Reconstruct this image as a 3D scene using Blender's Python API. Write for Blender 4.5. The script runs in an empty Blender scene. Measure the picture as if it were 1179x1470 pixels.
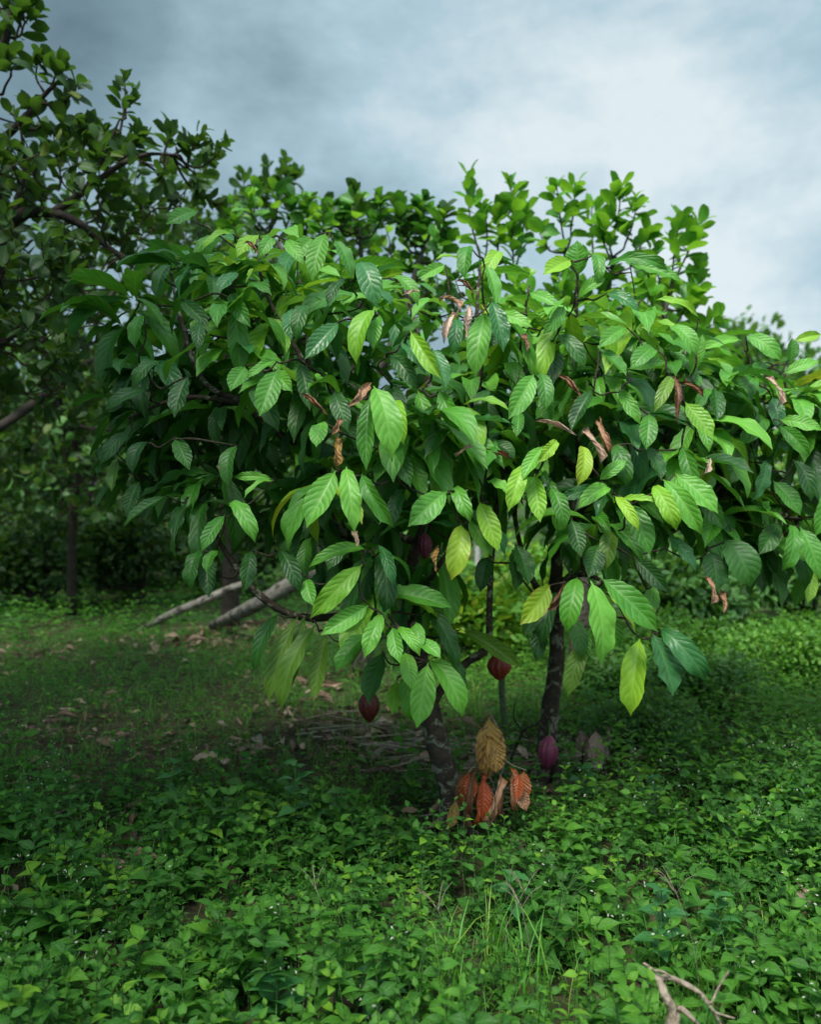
import bpy, math, random
import numpy as np
from mathutils import Matrix, Vector
random.seed(7); rng = np.random.default_rng(11)
R = math.radians
S = bpy.context.scene
COL = S.collection

# ------------------------------------------------------------------ camera, world, sun, exposure
FPX, CX, CY, HOR = 1273.0, 589.5, 735.0, 700.0
CAMZ = 1.5
TH = math.atan((CY-HOR)/FPX)
cam_d = bpy.data.cameras.new('camera'); cam = bpy.data.objects.new('camera', cam_d); COL.objects.link(cam)
cam.location = (0, 0, CAMZ); cam.rotation_euler = (R(90)-TH, 0, 0)
cam_d.sensor_fit = 'VERTICAL'; cam_d.sensor_height = 24.0; cam_d.lens = 24.0*FPX/1470.0
cam_d.clip_start = 0.05; cam_d.clip_end = 500
cam_d.dof.use_dof = True; cam_d.dof.focus_distance = 3.05
cam_d.dof.aperture_fstop = (cam_d.lens/1000.0)/0.015
S.camera = cam

SUN_AZ, SUN_EL = R(206), R(60)          # azimuth measured from +Y clockwise
sd = Vector((math.sin(SUN_AZ)*math.cos(SUN_EL), math.cos(SUN_AZ)*math.cos(SUN_EL), math.sin(SUN_EL)))
W = bpy.data.worlds.new('World'); S.world = W; W.use_nodes = True
nt = W.node_tree; nt.nodes.clear()
class NB:
    """tiny node helper"""
    def __init__(s, nt): s.nt = nt
    def n(s, typ, ins=None, **kw):
        nd = s.nt.nodes.new(typ)
        for k, v in kw.items(): setattr(nd, k, v)
        for k, v in (ins or {}).items():
            if isinstance(v, bpy.types.NodeSocket): s.nt.links.new(v, nd.inputs[k])
            else: nd.inputs[k].default_value = v
        return nd
    def m(s, op, a, b=0.0, c=None):
        ins = {0: a, 1: b}
        if c is not None: ins[2] = c
        return s.n('ShaderNodeMath', ins, operation=op).outputs[0]
    def rng(s, v, a, b, c=0.0, d=1.0, smooth=False):
        nd = s.n('ShaderNodeMapRange', {0: v, 1: a, 2: b, 3: c, 4: d})
        if smooth: nd.interpolation_type = 'SMOOTHSTEP'
        return nd.outputs[0]
    def mix(s, f, a, b, blend='MIX'):
        nd = s.n('ShaderNodeMix', data_type='RGBA', blend_type=blend)
        for i, v in ((0, f), (6, a), (7, b)):
            if isinstance(v, bpy.types.NodeSocket): s.nt.links.new(v, nd.inputs[i])
            else: nd.inputs[i].default_value = v if i == 0 else (*v[:3], 1)
        return nd.outputs[2]
    def ramp(s, f, stops, interp='LINEAR'):
        nd = s.n('ShaderNodeValToRGB', {0: f}); cr = nd.color_ramp; cr.interpolation = interp
        while len(cr.elements) < len(stops): cr.elements.new(0.5)
        for e, (p, c) in zip(cr.elements, stops): e.position = p; e.color = (*c, 1)
        return nd.outputs[0]
w = NB(nt)
tc = w.n('ShaderNodeTexCoord')
sp = w.n('ShaderNodeSeparateXYZ', {0: tc.outputs['Generated']})
X, Y, Z = sp.outputs
pv = w.n('ShaderNodeCombineXYZ', {0: X, 1: Y, 2: w.m('MULTIPLY', Z, 1.7)})
n1 = w.n('ShaderNodeTexNoise', {'Vector': pv.outputs[0], 'Scale': 2.3, 'Detail': 8.0, 'Roughness': 0.5, 'Distortion': 0.15})
n2 = w.n('ShaderNodeTexNoise', {'Vector': pv.outputs[0], 'Scale': 5.5, 'Detail': 10.0, 'Roughness': 0.6, 'Distortion': 0.1})
glow = w.n('ShaderNodeVectorMath', {0: tc.outputs['Generated'], 1: (0.20, 0.93, 0.31)}, operation='DOT_PRODUCT').outputs['Value']
f = w.m('ADD', w.m('MULTIPLY_ADD', X, 0.58, 0.52), w.m('MULTIPLY', w.m('SUBTRACT', n1.outputs[0], 0.5), 1.25))
f = w.m('ADD', f, w.m('MULTIPLY', w.m('SUBTRACT', n2.outputs[0], 0.5), 0.95))
f = w.m('ADD', f, w.rng(glow, 0.955, 1.0, 0.0, 0.22, True))
ccol = w.ramp(f, [(0.0, (0.72, 1.15, 1.35)), (0.35, (1.25, 1.9, 2.2)), (0.7, (2.45, 3.4, 3.85)), (1.0, (4.3, 4.85, 5.0))])
sky = w.n('ShaderNodeTexSky', sky_type='NISHITA', sun_disc=False, sun_elevation=SUN_EL, sun_rotation=SUN_AZ)
sky.air_density = 1.0; sky.dust_density = 2.0
# the overcast is brighter towards the sun behind the cloud
sunside = w.n('ShaderNodeVectorMath', {0: tc.outputs['Generated'], 1: tuple(sd)}, operation='DOT_PRODUCT').outputs['Value']
ccol = w.n('ShaderNodeVectorMath', {0: ccol, 'Scale': w.rng(sunside, 0.35, 1.0, 1.0, 3.2, True)}, operation='SCALE').outputs[0]
scol = w.mix(0.92, sky.outputs[0], ccol)
bg = w.n('ShaderNodeBackground', {'Color': scol, 'Strength': 0.12})
w.n('ShaderNodeOutputWorld', {0: bg.outputs[0]})

sl = bpy.data.lights.new('sun', 'SUN'); so = bpy.data.objects.new('sun', sl); COL.objects.link(so)
sl.energy = 3.7; sl.angle = R(22); sl.color = (1.0, 0.96, 0.88)
so.rotation_euler = sd.to_track_quat('Z', 'Y').to_euler(); so.location = (0, 0, 12)
S.view_settings.view_transform = 'Standard'; S.view_settings.look = 'None'
S.view_settings.exposure = 0.6; S.view_settings.gamma = 1.0; S.view_settings.use_curve_mapping = False
S.render.engine = 'CYCLES'; S.cycles.use_denoising = True
S.cycles.max_bounces = 8; S.cycles.transmission_bounces = 6; S.cycles.diffuse_bounces = 4

# ------------------------------------------------------------------ geometry helpers
def P(px, py, d):
    x = (px-CX)/FPX*d; u = (CY-py)/FPX*d
    return np.array((x, d*math.cos(TH)+u*math.sin(TH), CAMZ+u*math.cos(TH)-d*math.sin(TH)))
def hgt(x, y):
    return (0.025*np.sin(x*1.9+0.4)*np.cos(y*1.6) + 0.015*np.sin(x*4.3+y*3.1) + 0.03*np.sin(x*0.7-y*0.5)*np.minimum(1, np.abs(y)/4)
            + np.maximum(0, y-14)*0.012)
def G(px, py, z=0.0):
    a = P(px, py, 1.0)-np.array((0, 0, CAMZ)); t = (z-CAMZ)/a[2]
    p = np.array((0, 0, CAMZ))+a*t
    p[2] = hgt(p[0], p[1])+z
    return p
def proj(p):
    p = np.atleast_2d(p); y = p[:, 1]; z = p[:, 2]-CAMZ
    d = y*math.cos(TH)-z*math.sin(TH); u = y*math.sin(TH)+z*math.cos(TH)
    d = np.maximum(d, 0.05)
    return np.stack((CX+p[:, 0]/d*FPX, CY-u/d*FPX, d), 1)
def nrm(v):
    v = np.asarray(v, float); return v/(np.linalg.norm(v, axis=-1, keepdims=True)+1e-9)
def inpoly(px, py, poly):
    poly = np.array(poly, float); n = len(poly); ins = np.zeros(len(px), bool); j = n-1
    for i in range(n):
        xi, yi = poly[i]; xj, yj = poly[j]
        c = ((yi > py) != (yj > py)) & (px < (xj-xi)*(py-yi)/(yj-yi+1e-12)+xi)
        ins ^= c; j = i
    return ins
def link(o, parent=None):
    COL.objects.link(o)
    if parent is not None: o.parent = parent
    return o
def tag(o, label=None, cat=None, group=None, kind=None):
    if label: o['label'] = label
    if cat: o['category'] = cat
    if group: o['group'] = group
    if kind: o['kind'] = kind
    return o
def thing(name, label, cat, loc, group=None):
    o = bpy.data.objects.new(name, None); o.empty_display_size = 0.05; link(o)
    o.location = Vector([float(a) for a in loc]); return tag(o, label, cat, group)
def np_mesh(name, v, quads, uv=None, mats=(), mi=None, tint=None, smooth=True):
    me = bpy.data.meshes.new(name); v = np.asarray(v, np.float32); q = np.asarray(quads, np.int32)
    me.vertices.add(len(v)); me.vertices.foreach_set('co', v.ravel())
    me.loops.add(q.size); me.loops.foreach_set('vertex_index', q.ravel())
    me.polygons.add(len(q)); me.polygons.foreach_set('loop_start', np.arange(0, q.size, 4, dtype=np.int32))
    if mi is not None: me.polygons.foreach_set('material_index', np.asarray(mi, np.int32))
    me.polygons.foreach_set('use_smooth', np.full(len(q), smooth, bool))
    if uv is not None:
        l = me.uv_layers.new(name='UVMap'); l.data.foreach_set('uv', np.asarray(uv, np.float32)[q.ravel()].ravel())
    if tint is not None:
        a = me.attributes.new('tint', 'FLOAT', 'POINT'); a.data.foreach_set('value', np.asarray(tint, np.float32))
    for m in mats: me.materials.append(m)
    me.update(calc_edges=True)
    return me

# ---- leaf templates
PROF = {
 'cocoa': ([0, .05, .09, .16, .28, .42, .56, .70, .81, .89, .94, 1], [.035, .04, .16, .50, .80, .96, 1, .92, .68, .38, .16, .012]),
 'oval': ([0, .08, .13, .25, .42, .60, .78, .90, .97, 1], [.05, .06, .36, .74, .95, 1, .92, .68, .36, .05]),
 'ovate': ([0, .14, .20, .32, .48, .66, .84, 1], [.04, .05, .70, 1, .92, .62, .27, .01]),
 'lance': ([0, .08, .3, .6, .85, 1], [.1, .25, .9, .85, .35, .02]),
 'blade': ([0, .3, .7, 1], [.7, 1, .6, .03]),
 'lobed': ([0, .06, .18, .38, .60, .80, .93, 1], [.05, .35, .9, 1, .8, .5, .2, .02]),
}
def template(prof, ratio, nl, nw, curl=0.3, fold=0.25, wave=0.0, waven=3, twist=0.0, rib=0.0, scal=0.0, roll=0.0, seed=0, tear=0.0):
    r = np.random.default_rng(seed)
    t = np.linspace(0, 1, nl+1)
    wd = np.interp(t, *PROF[prof])*ratio*0.5
    ph = r.uniform(0, 6.28)
    if scal: wd = wd*(1+scal*np.sin(t*math.pi*2*9+ph)*(t > .15)*(t < .92))
    if tear: wd = wd*(1-tear*r.random(nl+1)*(t > .15)*(t < .95))
    ang = curl*(t-0.25)*1.6
    dy, dz = np.cos(ang)/nl, -np.sin(ang)/nl
    cy = np.concatenate(([0], np.cumsum(dy[:-1]))); cz = np.concatenate(([0], np.cumsum(dz[:-1])))
    us = np.linspace(-1, 1, nw+1)
    V = []; UV = []
    for i in range(nl+1):
        for u in us:
            a = abs(u); wv = wave*a*a*math.sin(t[i]*6.283*waven+ph+(1.6 if u > 0 else 0))*min(1, wd[i]/(ratio*.3))
            f = fold + roll*a
            x = u*wd[i]*math.cos(f*a); z = a*wd[i]*math.sin(f) + wv
            z += rib*(-math.cos(6.283*(t[i]*10-1.6*a)))*(a > .05)*min(1, wd[i]/(ratio*.25))
            tw = twist*(t[i]-.2); x, z = x*math.cos(tw)-z*math.sin(tw), x*math.sin(tw)+z*math.cos(tw)
            ny, nz = -dz[i]*nl, dy[i]*nl
            ny = math.sin(ang[i]); nz = math.cos(ang[i])
            V.append((x, cy[i]+z*ny, cz[i]+z*nz)); UV.append((0.5+u*.5, t[i]))
    V = np.array(V)
    tip = np.array((0, cy[-1], cz[-1])); L = np.linalg.norm(tip); c, s = tip[1]/L, tip[2]/L
    y = V[:, 1]*c+V[:, 2]*s; z = -V[:, 1]*s+V[:, 2]*c
    V = np.stack((V[:, 0], y, z), 1)/np.array((1, L, 1))
    k = nw+1
    Q = [(i*k+j, i*k+j+1, (i+1)*k+j+1, (i+1)*k+j) for i in range(nl) for j in range(nw)]
    return dict(v=V, q=np.array(Q), uv=np.array(UV), ratio=ratio, key=id(V), name=prof)

def frames(D, N, L, wscale=1.0):
    D = nrm(D); Sd = nrm(np.cross(D, N)); Nn = np.cross(Sd, D)
    L = np.asarray(L, float).reshape(-1, 1); ws = np.asarray(wscale, float).reshape(-1, 1)
    return np.stack((Sd*L*ws, D*L, Nn*L), axis=2)     # columns

class Bulk:
    def __init__(s): s.parts = []
    def add(s, tm, M, T, mi=0, tint=None):
        n = len(T)
        if n == 0: return
        if tint is None: tint = rng.random(n)
        s.parts.append((tm, np.asarray(M), np.asarray(T), np.broadcast_to(mi, (n,)), np.broadcast_to(tint, (n,))))
    def raw(s, v, q, mi=0, tint=0.5, uv=None):
        s.parts.append(('raw', v, q, mi, tint, uv if uv is not None else np.zeros((len(v), 2))))
    def build(s, name, mats, parent=None, origin=(0, 0, 0)):
        V, Q, UV, MI, TI = [], [], [], [], []; off = 0
        for p in s.parts:
            if p[0] == 'raw':
                _, v, q, mi, ti, uv = p
                V.append(v); Q.append(np.asarray(q)+off); UV.append(uv); MI.append(np.full(len(q), mi)); TI.append(np.broadcast_to(ti, (len(v),))); off += len(v); continue
            tm, M, T, mi, ti = p; k = len(tm['v']); n = len(T)
            v = np.einsum('nij,kj->nki', M, tm['v'])+T[:, None, :]
            V.append(v.reshape(-1, 3)); Q.append((tm['q'][None]+(np.arange(n)*k)[:, None, None]).reshape(-1, 4)+off)
            UV.append(np.tile(tm['uv'], (n, 1))); MI.append(np.repeat(mi, len(tm['q']))); TI.append(np.repeat(ti, k)); off += n*k
        V = np.concatenate(V)-np.asarray(origin)
        me = np_mesh(name, V, np.concatenate(Q), np.concatenate(UV), mats, np.concatenate(MI), np.concatenate(TI))
        return link(bpy.data.objects.new(name, me), parent)

def smooth_path(pts, rad, n=5):
    pts = np.array(pts, float); rad = np.array(rad, float)
    if len(pts) < 3: n = 2
    P0 = np.vstack((2*pts[0]-pts[1], pts, 2*pts[-1]-pts[-2])); out = []; ro = []
    for i in range(1, len(P0)-2):
        a, b, c, d = P0[i-1:i+3]
        for k in range(n):
            t = k/n
            out.append(0.5*((2*b)+(-a+c)*t+(2*a-5*b+4*c-d)*t*t+(-a+3*b-3*c+d)*t**3)); ro.append(rad[i-1]*(1-t)+rad[i]*t)
    out.append(pts[-1]); ro.append(rad[-1])
    return np.array(out), np.array(ro)
def tube(pts, rad, sides=8, n=5, rough=0.0, cap=True, seed=0):
    p, r = smooth_path(pts, rad, n); m = len(p)
    tg = nrm(np.gradient(p, axis=0)); up = np.array((0.13, 0.21, 1.0)); 
    if abs(np.dot(nrm(up), nrm(p[-1]-p[0]))) > .9: up = np.array((1.0, 0.3, 0.0))
    a = nrm(np.cross(tg, up)); b = np.cross(tg, a)
    th = np.linspace(0, 2*math.pi, sides, endpoint=False); rr = np.random.default_rng(seed)
    jit = 1+rough*(rr.random((m, sides))-.5)*2
    V = p[:, None, :]+(r[:, None]*jit)[:, :, None]*(np.cos(th)[None, :, None]*a[:, None, :]+np.sin(th)[None, :, None]*b[:, None, :])
    V = V.reshape(-1, 3); Q = [(i*sides+j, i*sides+(j+1) % sides, (i+1)*sides+(j+1) % sides, (i+1)*sides+j) for i in range(m-1) for j in range(sides)]
    if cap:
        V = np.vstack((V, p[0], p[-1])); c0, c1 = len(V)-2, len(V)-1
        for j in range(0, sides, 2):
            Q.append((c0, (j+2) % sides, (j+1) % sides, j)); o = (m-1)*sides
            Q.append((c1, o+j, o+(j+1) % sides, o+(j+2) % sides))
    L = np.linspace(0, 1, m); uv = np.stack((np.tile(th/6.283, m), np.repeat(L, sides)), 1)
    if cap: uv = np.vstack((uv, (0, 0), (0, 1)))
    return V, np.array(Q), uv
def tube_obj(name, paths, mat, parent=None, origin=(0, 0, 0), sides=8, rough=0.0, n=5):
    b = Bulk()
    for i, (pts, rad) in enumerate(paths):
        v, q, uv = tube(pts, rad, sides, n, rough, seed=i+len(name)); b.raw(v, q, 0, random.random(), uv)
    return b.build(name, [mat], parent, origin)

# ------------------------------------------------------------------ materials
def new_mat(name):
    m = bpy.data.materials.new(name); m.use_nodes = True; m.node_tree.nodes.clear(); return m, NB(m.node_tree)
def leaf_mat(name, stops, vein=(.3, .45, .12), nveins=9, slant=1.7, veinamt=.32, bump=.5, rough=.42, trans=.28, tcol=(.25, .5, .04), spots=None, spot_t=.66, spec=.5, bdist=.004):
    m, b = new_mat(name)
    uv = b.n('ShaderNodeUVMap').outputs[0]; s = b.n('ShaderNodeSeparateXYZ', {0: uv})
    u, v = s.outputs[0], s.outputs[1]
    a = b.m('MULTIPLY', b.m('ABSOLUTE', b.m('SUBTRACT', u, .5)), 2.0)
    rnd = b.m('FRACT', b.m('ADD', b.n('ShaderNodeAttribute', attribute_name='tint').outputs['Fac'], b.n('ShaderNodeObjectInfo').outputs['Random']))
    nz = b.n('ShaderNodeTexNoise', {'Vector': uv, 'W': b.m('MULTIPLY', rnd, 40.0), 'Scale': 4.0, 'Detail': 4.0, 'Roughness': .6}, noise_dimensions='4D').outputs[0]
    phs = b.m('ADD', b.m('SUBTRACT', b.m('MULTIPLY', v, b.m('MULTIPLY_ADD', b.m('FRACT', b.m('MULTIPLY', rnd, 7.3)), nveins*.3, nveins*.85)), b.m('MULTIPLY', b.m('POWER', a, 1.25), slant)), b.m('MULTIPLY', nz, 1.1))
    fr = b.m('FRACT', phs); dist = b.m('ABSOLUTE', b.m('SUBTRACT', fr, .5))          # .5 on the vein
    vn = b.rng(dist, .40, .5); mid = b.rng(a, .02, .085, 1.0, 0.0)
    vm = b.m('MAXIMUM', b.m('MULTIPLY', vn, .55), mid)
    base = b.ramp(rnd, stops)
    base = b.mix(b.rng(nz, .3, .7), b.mix(.22, base, (0, 0, 0)), b.mix(.15, base, vein))
    col = b.mix(b.m('MULTIPLY', vm, veinamt), base, vein)
    if spots:
        n3 = b.n('ShaderNodeTexNoise', {'Vector': uv, 'W': b.m('MULTIPLY', rnd, 77.0), 'Scale': 7.0, 'Detail': 5.0, 'Roughness': .7}, noise_dimensions='4D').outputs[0]
        edge = b.m('ADD', n3, b.m('MULTIPLY', b.m('POWER', b.m('MAXIMUM', a, v), 6.0), .13))
        col = b.mix(b.rng(edge, spot_t, spot_t+.06), col, spots)
    hgtv = b.m('ADD', b.m('MULTIPLY', b.m('SQRT', b.m('MULTIPLY', b.m('SUBTRACT', .5, dist), 2.0)), b.rng(a, 0.0, .3)), b.m('MULTIPLY', nz, .35))
    bp = b.n('ShaderNodeBump', {'Height': hgtv, 'Strength': bump, 'Distance': bdist})
    pr = b.n('ShaderNodeBsdfPrincipled', {'Base Color': col, 'Roughness': b.rng(nz, .3, .7, rough-.06, rough+.14), 'Specular IOR Level': spec, 'Normal': bp.outputs[0]})
    tr = b.n('ShaderNodeBsdfTranslucent', {'Color': b.mix(.6, col, tcol), 'Normal': bp.outputs[0]})
    mx = b.n('ShaderNodeMixShader', {0: trans, 1: pr.outputs[0], 2: tr.outputs[0]})
    b.n('ShaderNodeOutputMaterial', {0: mx.outputs[0]})
    return m
SP = (.16, .09, .03)
M = {}
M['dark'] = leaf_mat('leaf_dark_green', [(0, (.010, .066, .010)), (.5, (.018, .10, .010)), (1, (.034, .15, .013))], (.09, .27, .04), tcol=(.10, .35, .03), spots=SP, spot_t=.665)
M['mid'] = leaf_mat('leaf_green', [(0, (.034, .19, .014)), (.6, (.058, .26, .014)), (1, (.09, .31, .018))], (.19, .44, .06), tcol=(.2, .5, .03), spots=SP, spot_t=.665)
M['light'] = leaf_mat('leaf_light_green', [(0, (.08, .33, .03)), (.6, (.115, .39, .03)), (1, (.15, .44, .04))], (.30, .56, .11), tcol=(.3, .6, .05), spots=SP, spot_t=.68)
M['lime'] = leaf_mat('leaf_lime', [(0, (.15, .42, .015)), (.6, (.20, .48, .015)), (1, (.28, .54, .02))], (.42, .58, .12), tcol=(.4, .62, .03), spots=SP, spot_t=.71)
M['blue'] = leaf_mat('leaf_glossy_green', [(0, (.024, .14, .035)), (1, (.04, .20, .045))], (.16, .38, .11), rough=.33, tcol=(.12, .38, .06), spots=SP, spot_t=.68)
M['olive'] = leaf_mat('leaf_olive', [(0, (.08, .20, .015)), (1, (.13, .27, .02))], (.25, .36, .08), tcol=(.3, .45, .04), spots=(.26, .12, .03), spot_t=.69)
M['yellow'] = leaf_mat('leaf_yellow_green', [(0, (.24, .44, .015)), (1, (.36, .50, .02))], (.20, .40, .05), tcol=(.6, .62, .04), spots=(.35, .17, .03), spot_t=.62)
M['brown'] = leaf_mat('leaf_dead_brown', [(0, (.15, .06, .03)), (.4, (.28, .12, .055)), (1, (.46, .26, .15))], (.42, .24, .13), tcol=(.35, .14, .05), rough=.55, trans=.12, bump=.7, veinamt=.12, spots=(.09, .04, .02), spot_t=.58)
M['tan'] = leaf_mat('leaf_dead_tan', [(0, (.46, .30, .21)), (1, (.66, .48, .38))], (.56, .40, .30), tcol=(.5, .3, .18), rough=.55, trans=.15, bump=.7, veinamt=.15, spots=(.20, .10, .06), spot_t=.60)
M['ochre'] = leaf_mat('leaf_ochre', [(0, (.34, .18, .035)), (1, (.44, .25, .055))], (.36, .24, .08), tcol=(.35, .2, .05), rough=.55, trans=.2, bump=.9, spots=(.13, .055, .02), spot_t=.55)
M['red'] = leaf_mat('leaf_red', [(0, (.38, .035, .012)), (.5, (.46, .08, .018)), (1, (.34, .12, .03))], (.42, .14, .05), tcol=(.55, .09, .02), rough=.36, trans=.25, bump=.7, spots=(.12, .04, .015), spot_t=.66)
M['husk'] = leaf_mat('leaf_dead_grey', [(0, (.15, .095, .07)), (1, (.32, .24, .19))], (.30, .23, .18), tcol=(.15, .1, .06), rough=.7, trans=.05, bump=1.0, spots=(.06, .04, .03), spot_t=.58)
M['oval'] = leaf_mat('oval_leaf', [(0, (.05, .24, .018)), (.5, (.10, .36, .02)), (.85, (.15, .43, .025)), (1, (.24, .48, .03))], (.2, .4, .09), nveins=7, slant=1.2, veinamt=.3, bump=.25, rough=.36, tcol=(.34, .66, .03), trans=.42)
M['ovaldark'] = leaf_mat('oval_leaf_shaded', [(0, (.012, .042, .013)), (.5, (.019, .064, .014)), (.9, (.034, .095, .016)), (1, (.12, .16, .02))], (.10, .2, .05), nveins=7, slant=1.2, veinamt=.3, bump=.25, spec=.3, rough=.52, tcol=(.14, .32, .02), trans=.28)  # darkened copy of the oval leaf; shade of the left trees is in its colour
M['far'] = leaf_mat('far_leaf', [(0, (.035, .12, .03)), (.5, (.06, .19, .035)), (1, (.11, .27, .045))], (.15, .3, .08), veinamt=.2, bump=.2, rough=.5, tcol=(.2, .4, .03), trans=.3)
M['farlight'] = leaf_mat('bush_leaf_light', [(0, (.08, .29, .02)), (.6, (.13, .37, .02)), (1, (.32, .43, .015))], (.25, .45, .08), veinamt=.2, bump=.2, rough=.45, tcol=(.35, .55, .03), trans=.35)
M['shrub'] = leaf_mat('shrub_leaf', [(0, (.05, .19, .02)), (.6, (.085, .27, .02)), (1, (.15, .35, .02))], (.2, .4, .07), veinamt=.2, bump=.2, rough=.5, tcol=(.25, .5, .03), trans=.3)
M['weed'] = leaf_mat('weed_leaf', [(0, (.018, .08, .011)), (.35, (.033, .135, .011)), (.7, (.068, .21, .013)), (1, (.16, .34, .02))], (.13, .30, .08), nveins=5, slant=1.3, veinamt=.5, bump=.6, rough=.5, tcol=(.13, .5, .03), trans=.3, bdist=.001, spec=.22)
M['weedblue'] = leaf_mat('weed_leaf_bluish', [(0, (.02, .12, .026)), (1, (.04, .18, .032))], (.12, .3, .13), nveins=5, slant=1.3, veinamt=.4, bump=.35, rough=.45, tcol=(.1, .4, .08), trans=.28, bdist=.001)
M['grass'] = leaf_mat('grass_blade', [(0, (.04, .21, .015)), (.6, (.09, .31, .018)), (1, (.24, .36, .05))], (.14, .34, .06), veinamt=.2, bump=.1, rough=.5, tcol=(.25, .5, .03), trans=.3)
M['litter'] = leaf_mat('dry_litter', [(0, (.09, .055, .035)), (.35, (.19, .11, .07)), (.75, (.34, .22, .15)), (1, (.50, .38, .28))], (.30, .2, .13), nveins=8, veinamt=.4, bump=.8, rough=.7, tcol=(.2, .12, .05), trans=.05, spots=(.05, .03, .02), spot_t=.6)

M['bud'] = leaf_mat('pale_bud', [(0, (.35, .42, .30)), (1, (.6, .62, .52))], (.5, .5, .4), veinamt=.1, bump=.1)
def bark_mat(name, c1, c2, patch=None, sc=18, patch_t=.55):
    m, b = new_mat(name); oc = b.n('ShaderNodeTexCoord').outputs['Object']
    n = b.n('ShaderNodeTexNoise', {'Vector': oc, 'Scale': float(sc), 'Detail': 8.0, 'Roughness': .65}).outputs[0]
    v = b.n('ShaderNodeTexVoronoi', {'Vector': oc, 'Scale': sc*2.2}).outputs[0]
    col = b.mix(b.rng(n, .3, .7), c1, c2)
    if patch:
        n2 = b.n('ShaderNodeTexNoise', {'Vector': oc, 'Scale': sc*.9, 'Detail': 5.0, 'Roughness': .7, 'Distortion': .6}).outputs[0]
        col = b.mix(b.rng(n2, patch_t, patch_t+.06), col, patch)
    bp = b.n('ShaderNodeBump', {'Height': b.m('ADD', n, b.m('MULTIPLY', v, .6)), 'Strength': .9, 'Distance': .012})
    pr = b.n('ShaderNodeBsdfPrincipled', {'Base Color': col, 'Roughness': .85, 'Specular IOR Level': .25, 'Normal': bp.outputs[0]})
    b.n('ShaderNodeOutputMaterial', {0: pr.outputs[0]}); return m
M['bark'] = bark_mat('cocoa_bark', (.022, .016, .012), (.075, .055, .04), (.20, .21, .15), 16, .54)
M['twig'] = bark_mat('twig_bark', (.02, .018, .012), (.06, .05, .03), None, 40)
M['greybark'] = bark_mat('grey_bark', (.05, .045, .035), (.14, .125, .10), (.22, .21, .18), 12, .6)
M['darkbark'] = bark_mat('dark_bark', (.018, .015, .012), (.05, .042, .034), None, 12)
M['log'] = bark_mat('pale_log_bark', (.12, .11, .09), (.25, .235, .20), (.04, .036, .028), 11, .52)
M['stick'] = bark_mat('dead_stick', (.16, .125, .09), (.36, .30, .23), None, 30)
M['mossy'] = bark_mat('mossy_wood', (.05, .09, .035), (.14, .18, .09), (.16, .14, .11), 22, .58)
M['paint'] = bark_mat('weathered_pale_pole', (.32, .33, .31), (.48, .49, .46), None, 14)
M['stem'] = bark_mat('green_stem', (.05, .12, .03), (.09, .19, .05), None, 60)
def pod_mat(name, c1, c2, c3):
    m, b = new_mat(name); tcn = b.n('ShaderNodeTexCoord'); oc = tcn.outputs['Object']
    n = b.n('ShaderNodeTexNoise', {'Vector': oc, 'Scale': 22.0, 'Detail': 6.0, 'Roughness': .65}).outputs[0]
    v = b.n('ShaderNodeTexVoronoi', {'Vector': oc, 'Scale': 120.0}).outputs[0]
    uv = b.n('ShaderNodeSeparateXYZ', {0: b.n('ShaderNodeUVMap').outputs[0]})
    g = b.rng(b.m('ABSOLUTE', b.m('SUBTRACT', b.m('FRACT', b.m('MULTIPLY', uv.outputs[0], 10.0)), .5)), .25, .5)
    col = b.mix(b.rng(n, .35, .7), c1, c2); col = b.mix(b.m('MULTIPLY', g, .7), col, c3)
    bp = b.n('ShaderNodeBump', {'Height': b.m('ADD', n, b.m('MULTIPLY', v, .5)), 'Strength': .9, 'Distance': .006})
    pr = b.n('ShaderNodeBsdfPrincipled', {'Base Color': col, 'Roughness': .38, 'Normal': bp.outputs[0]})
    b.n('ShaderNodeOutputMaterial', {0: pr.outputs[0]}); return m
M['pod_red'] = pod_mat('pod_red', (.30, .035, .02), (.20, .02, .015), (.11, .012, .012))
M['pod_dark'] = pod_mat('pod_dark_red', (.12, .012, .014), (.07, .01, .012), (.035, .006, .008))
M['pod_purple'] = pod_mat('pod_purple', (.30, .05, .12), (.18, .03, .07), (.12, .02, .05))
def soil():
    m, b = new_mat('soil'); oc = b.n('ShaderNodeTexCoord').outputs['Object']
    n = b.n('ShaderNodeTexNoise', {'Vector': oc, 'Scale': 9.0, 'Detail': 10.0, 'Roughness': .7}).outputs[0]
    n2 = b.n('ShaderNodeTexNoise', {'Vector': oc, 'Scale': 1.1, 'Detail': 5.0, 'Roughness': .6}).outputs[0]
    v = b.n('ShaderNodeTexVoronoi', {'Vector': oc, 'Scale': 34.0}).outputs[0]
    col = b.mix(b.rng(n, .35, .68), (.018, .013, .009), (.085, .058, .036))
    col = b.mix(b.rng(v, .0, .25, .6, 0), col, (.12, .085, .055))
    y = b.n('ShaderNodeSeparateXYZ', {0: oc}).outputs[1]
    col = b.mix(b.m('MULTIPLY', b.rng(n2, .35, .6), b.rng(y, 5, 12, .25, .9)), col, (.035, .11, .02))
    bp = b.n('ShaderNodeBump', {'Height': b.m('ADD', n, b.m('MULTIPLY', v, .5)), 'Strength': 1.0, 'Distance': .03})
    pr = b.n('ShaderNodeBsdfPrincipled', {'Base Color': col, 'Roughness': .95, 'Specular IOR Level': .15, 'Normal': bp.outputs[0]})
    b.n('ShaderNodeOutputMaterial', {0: pr.outputs[0]}); return m
M['soil'] = soil()

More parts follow.
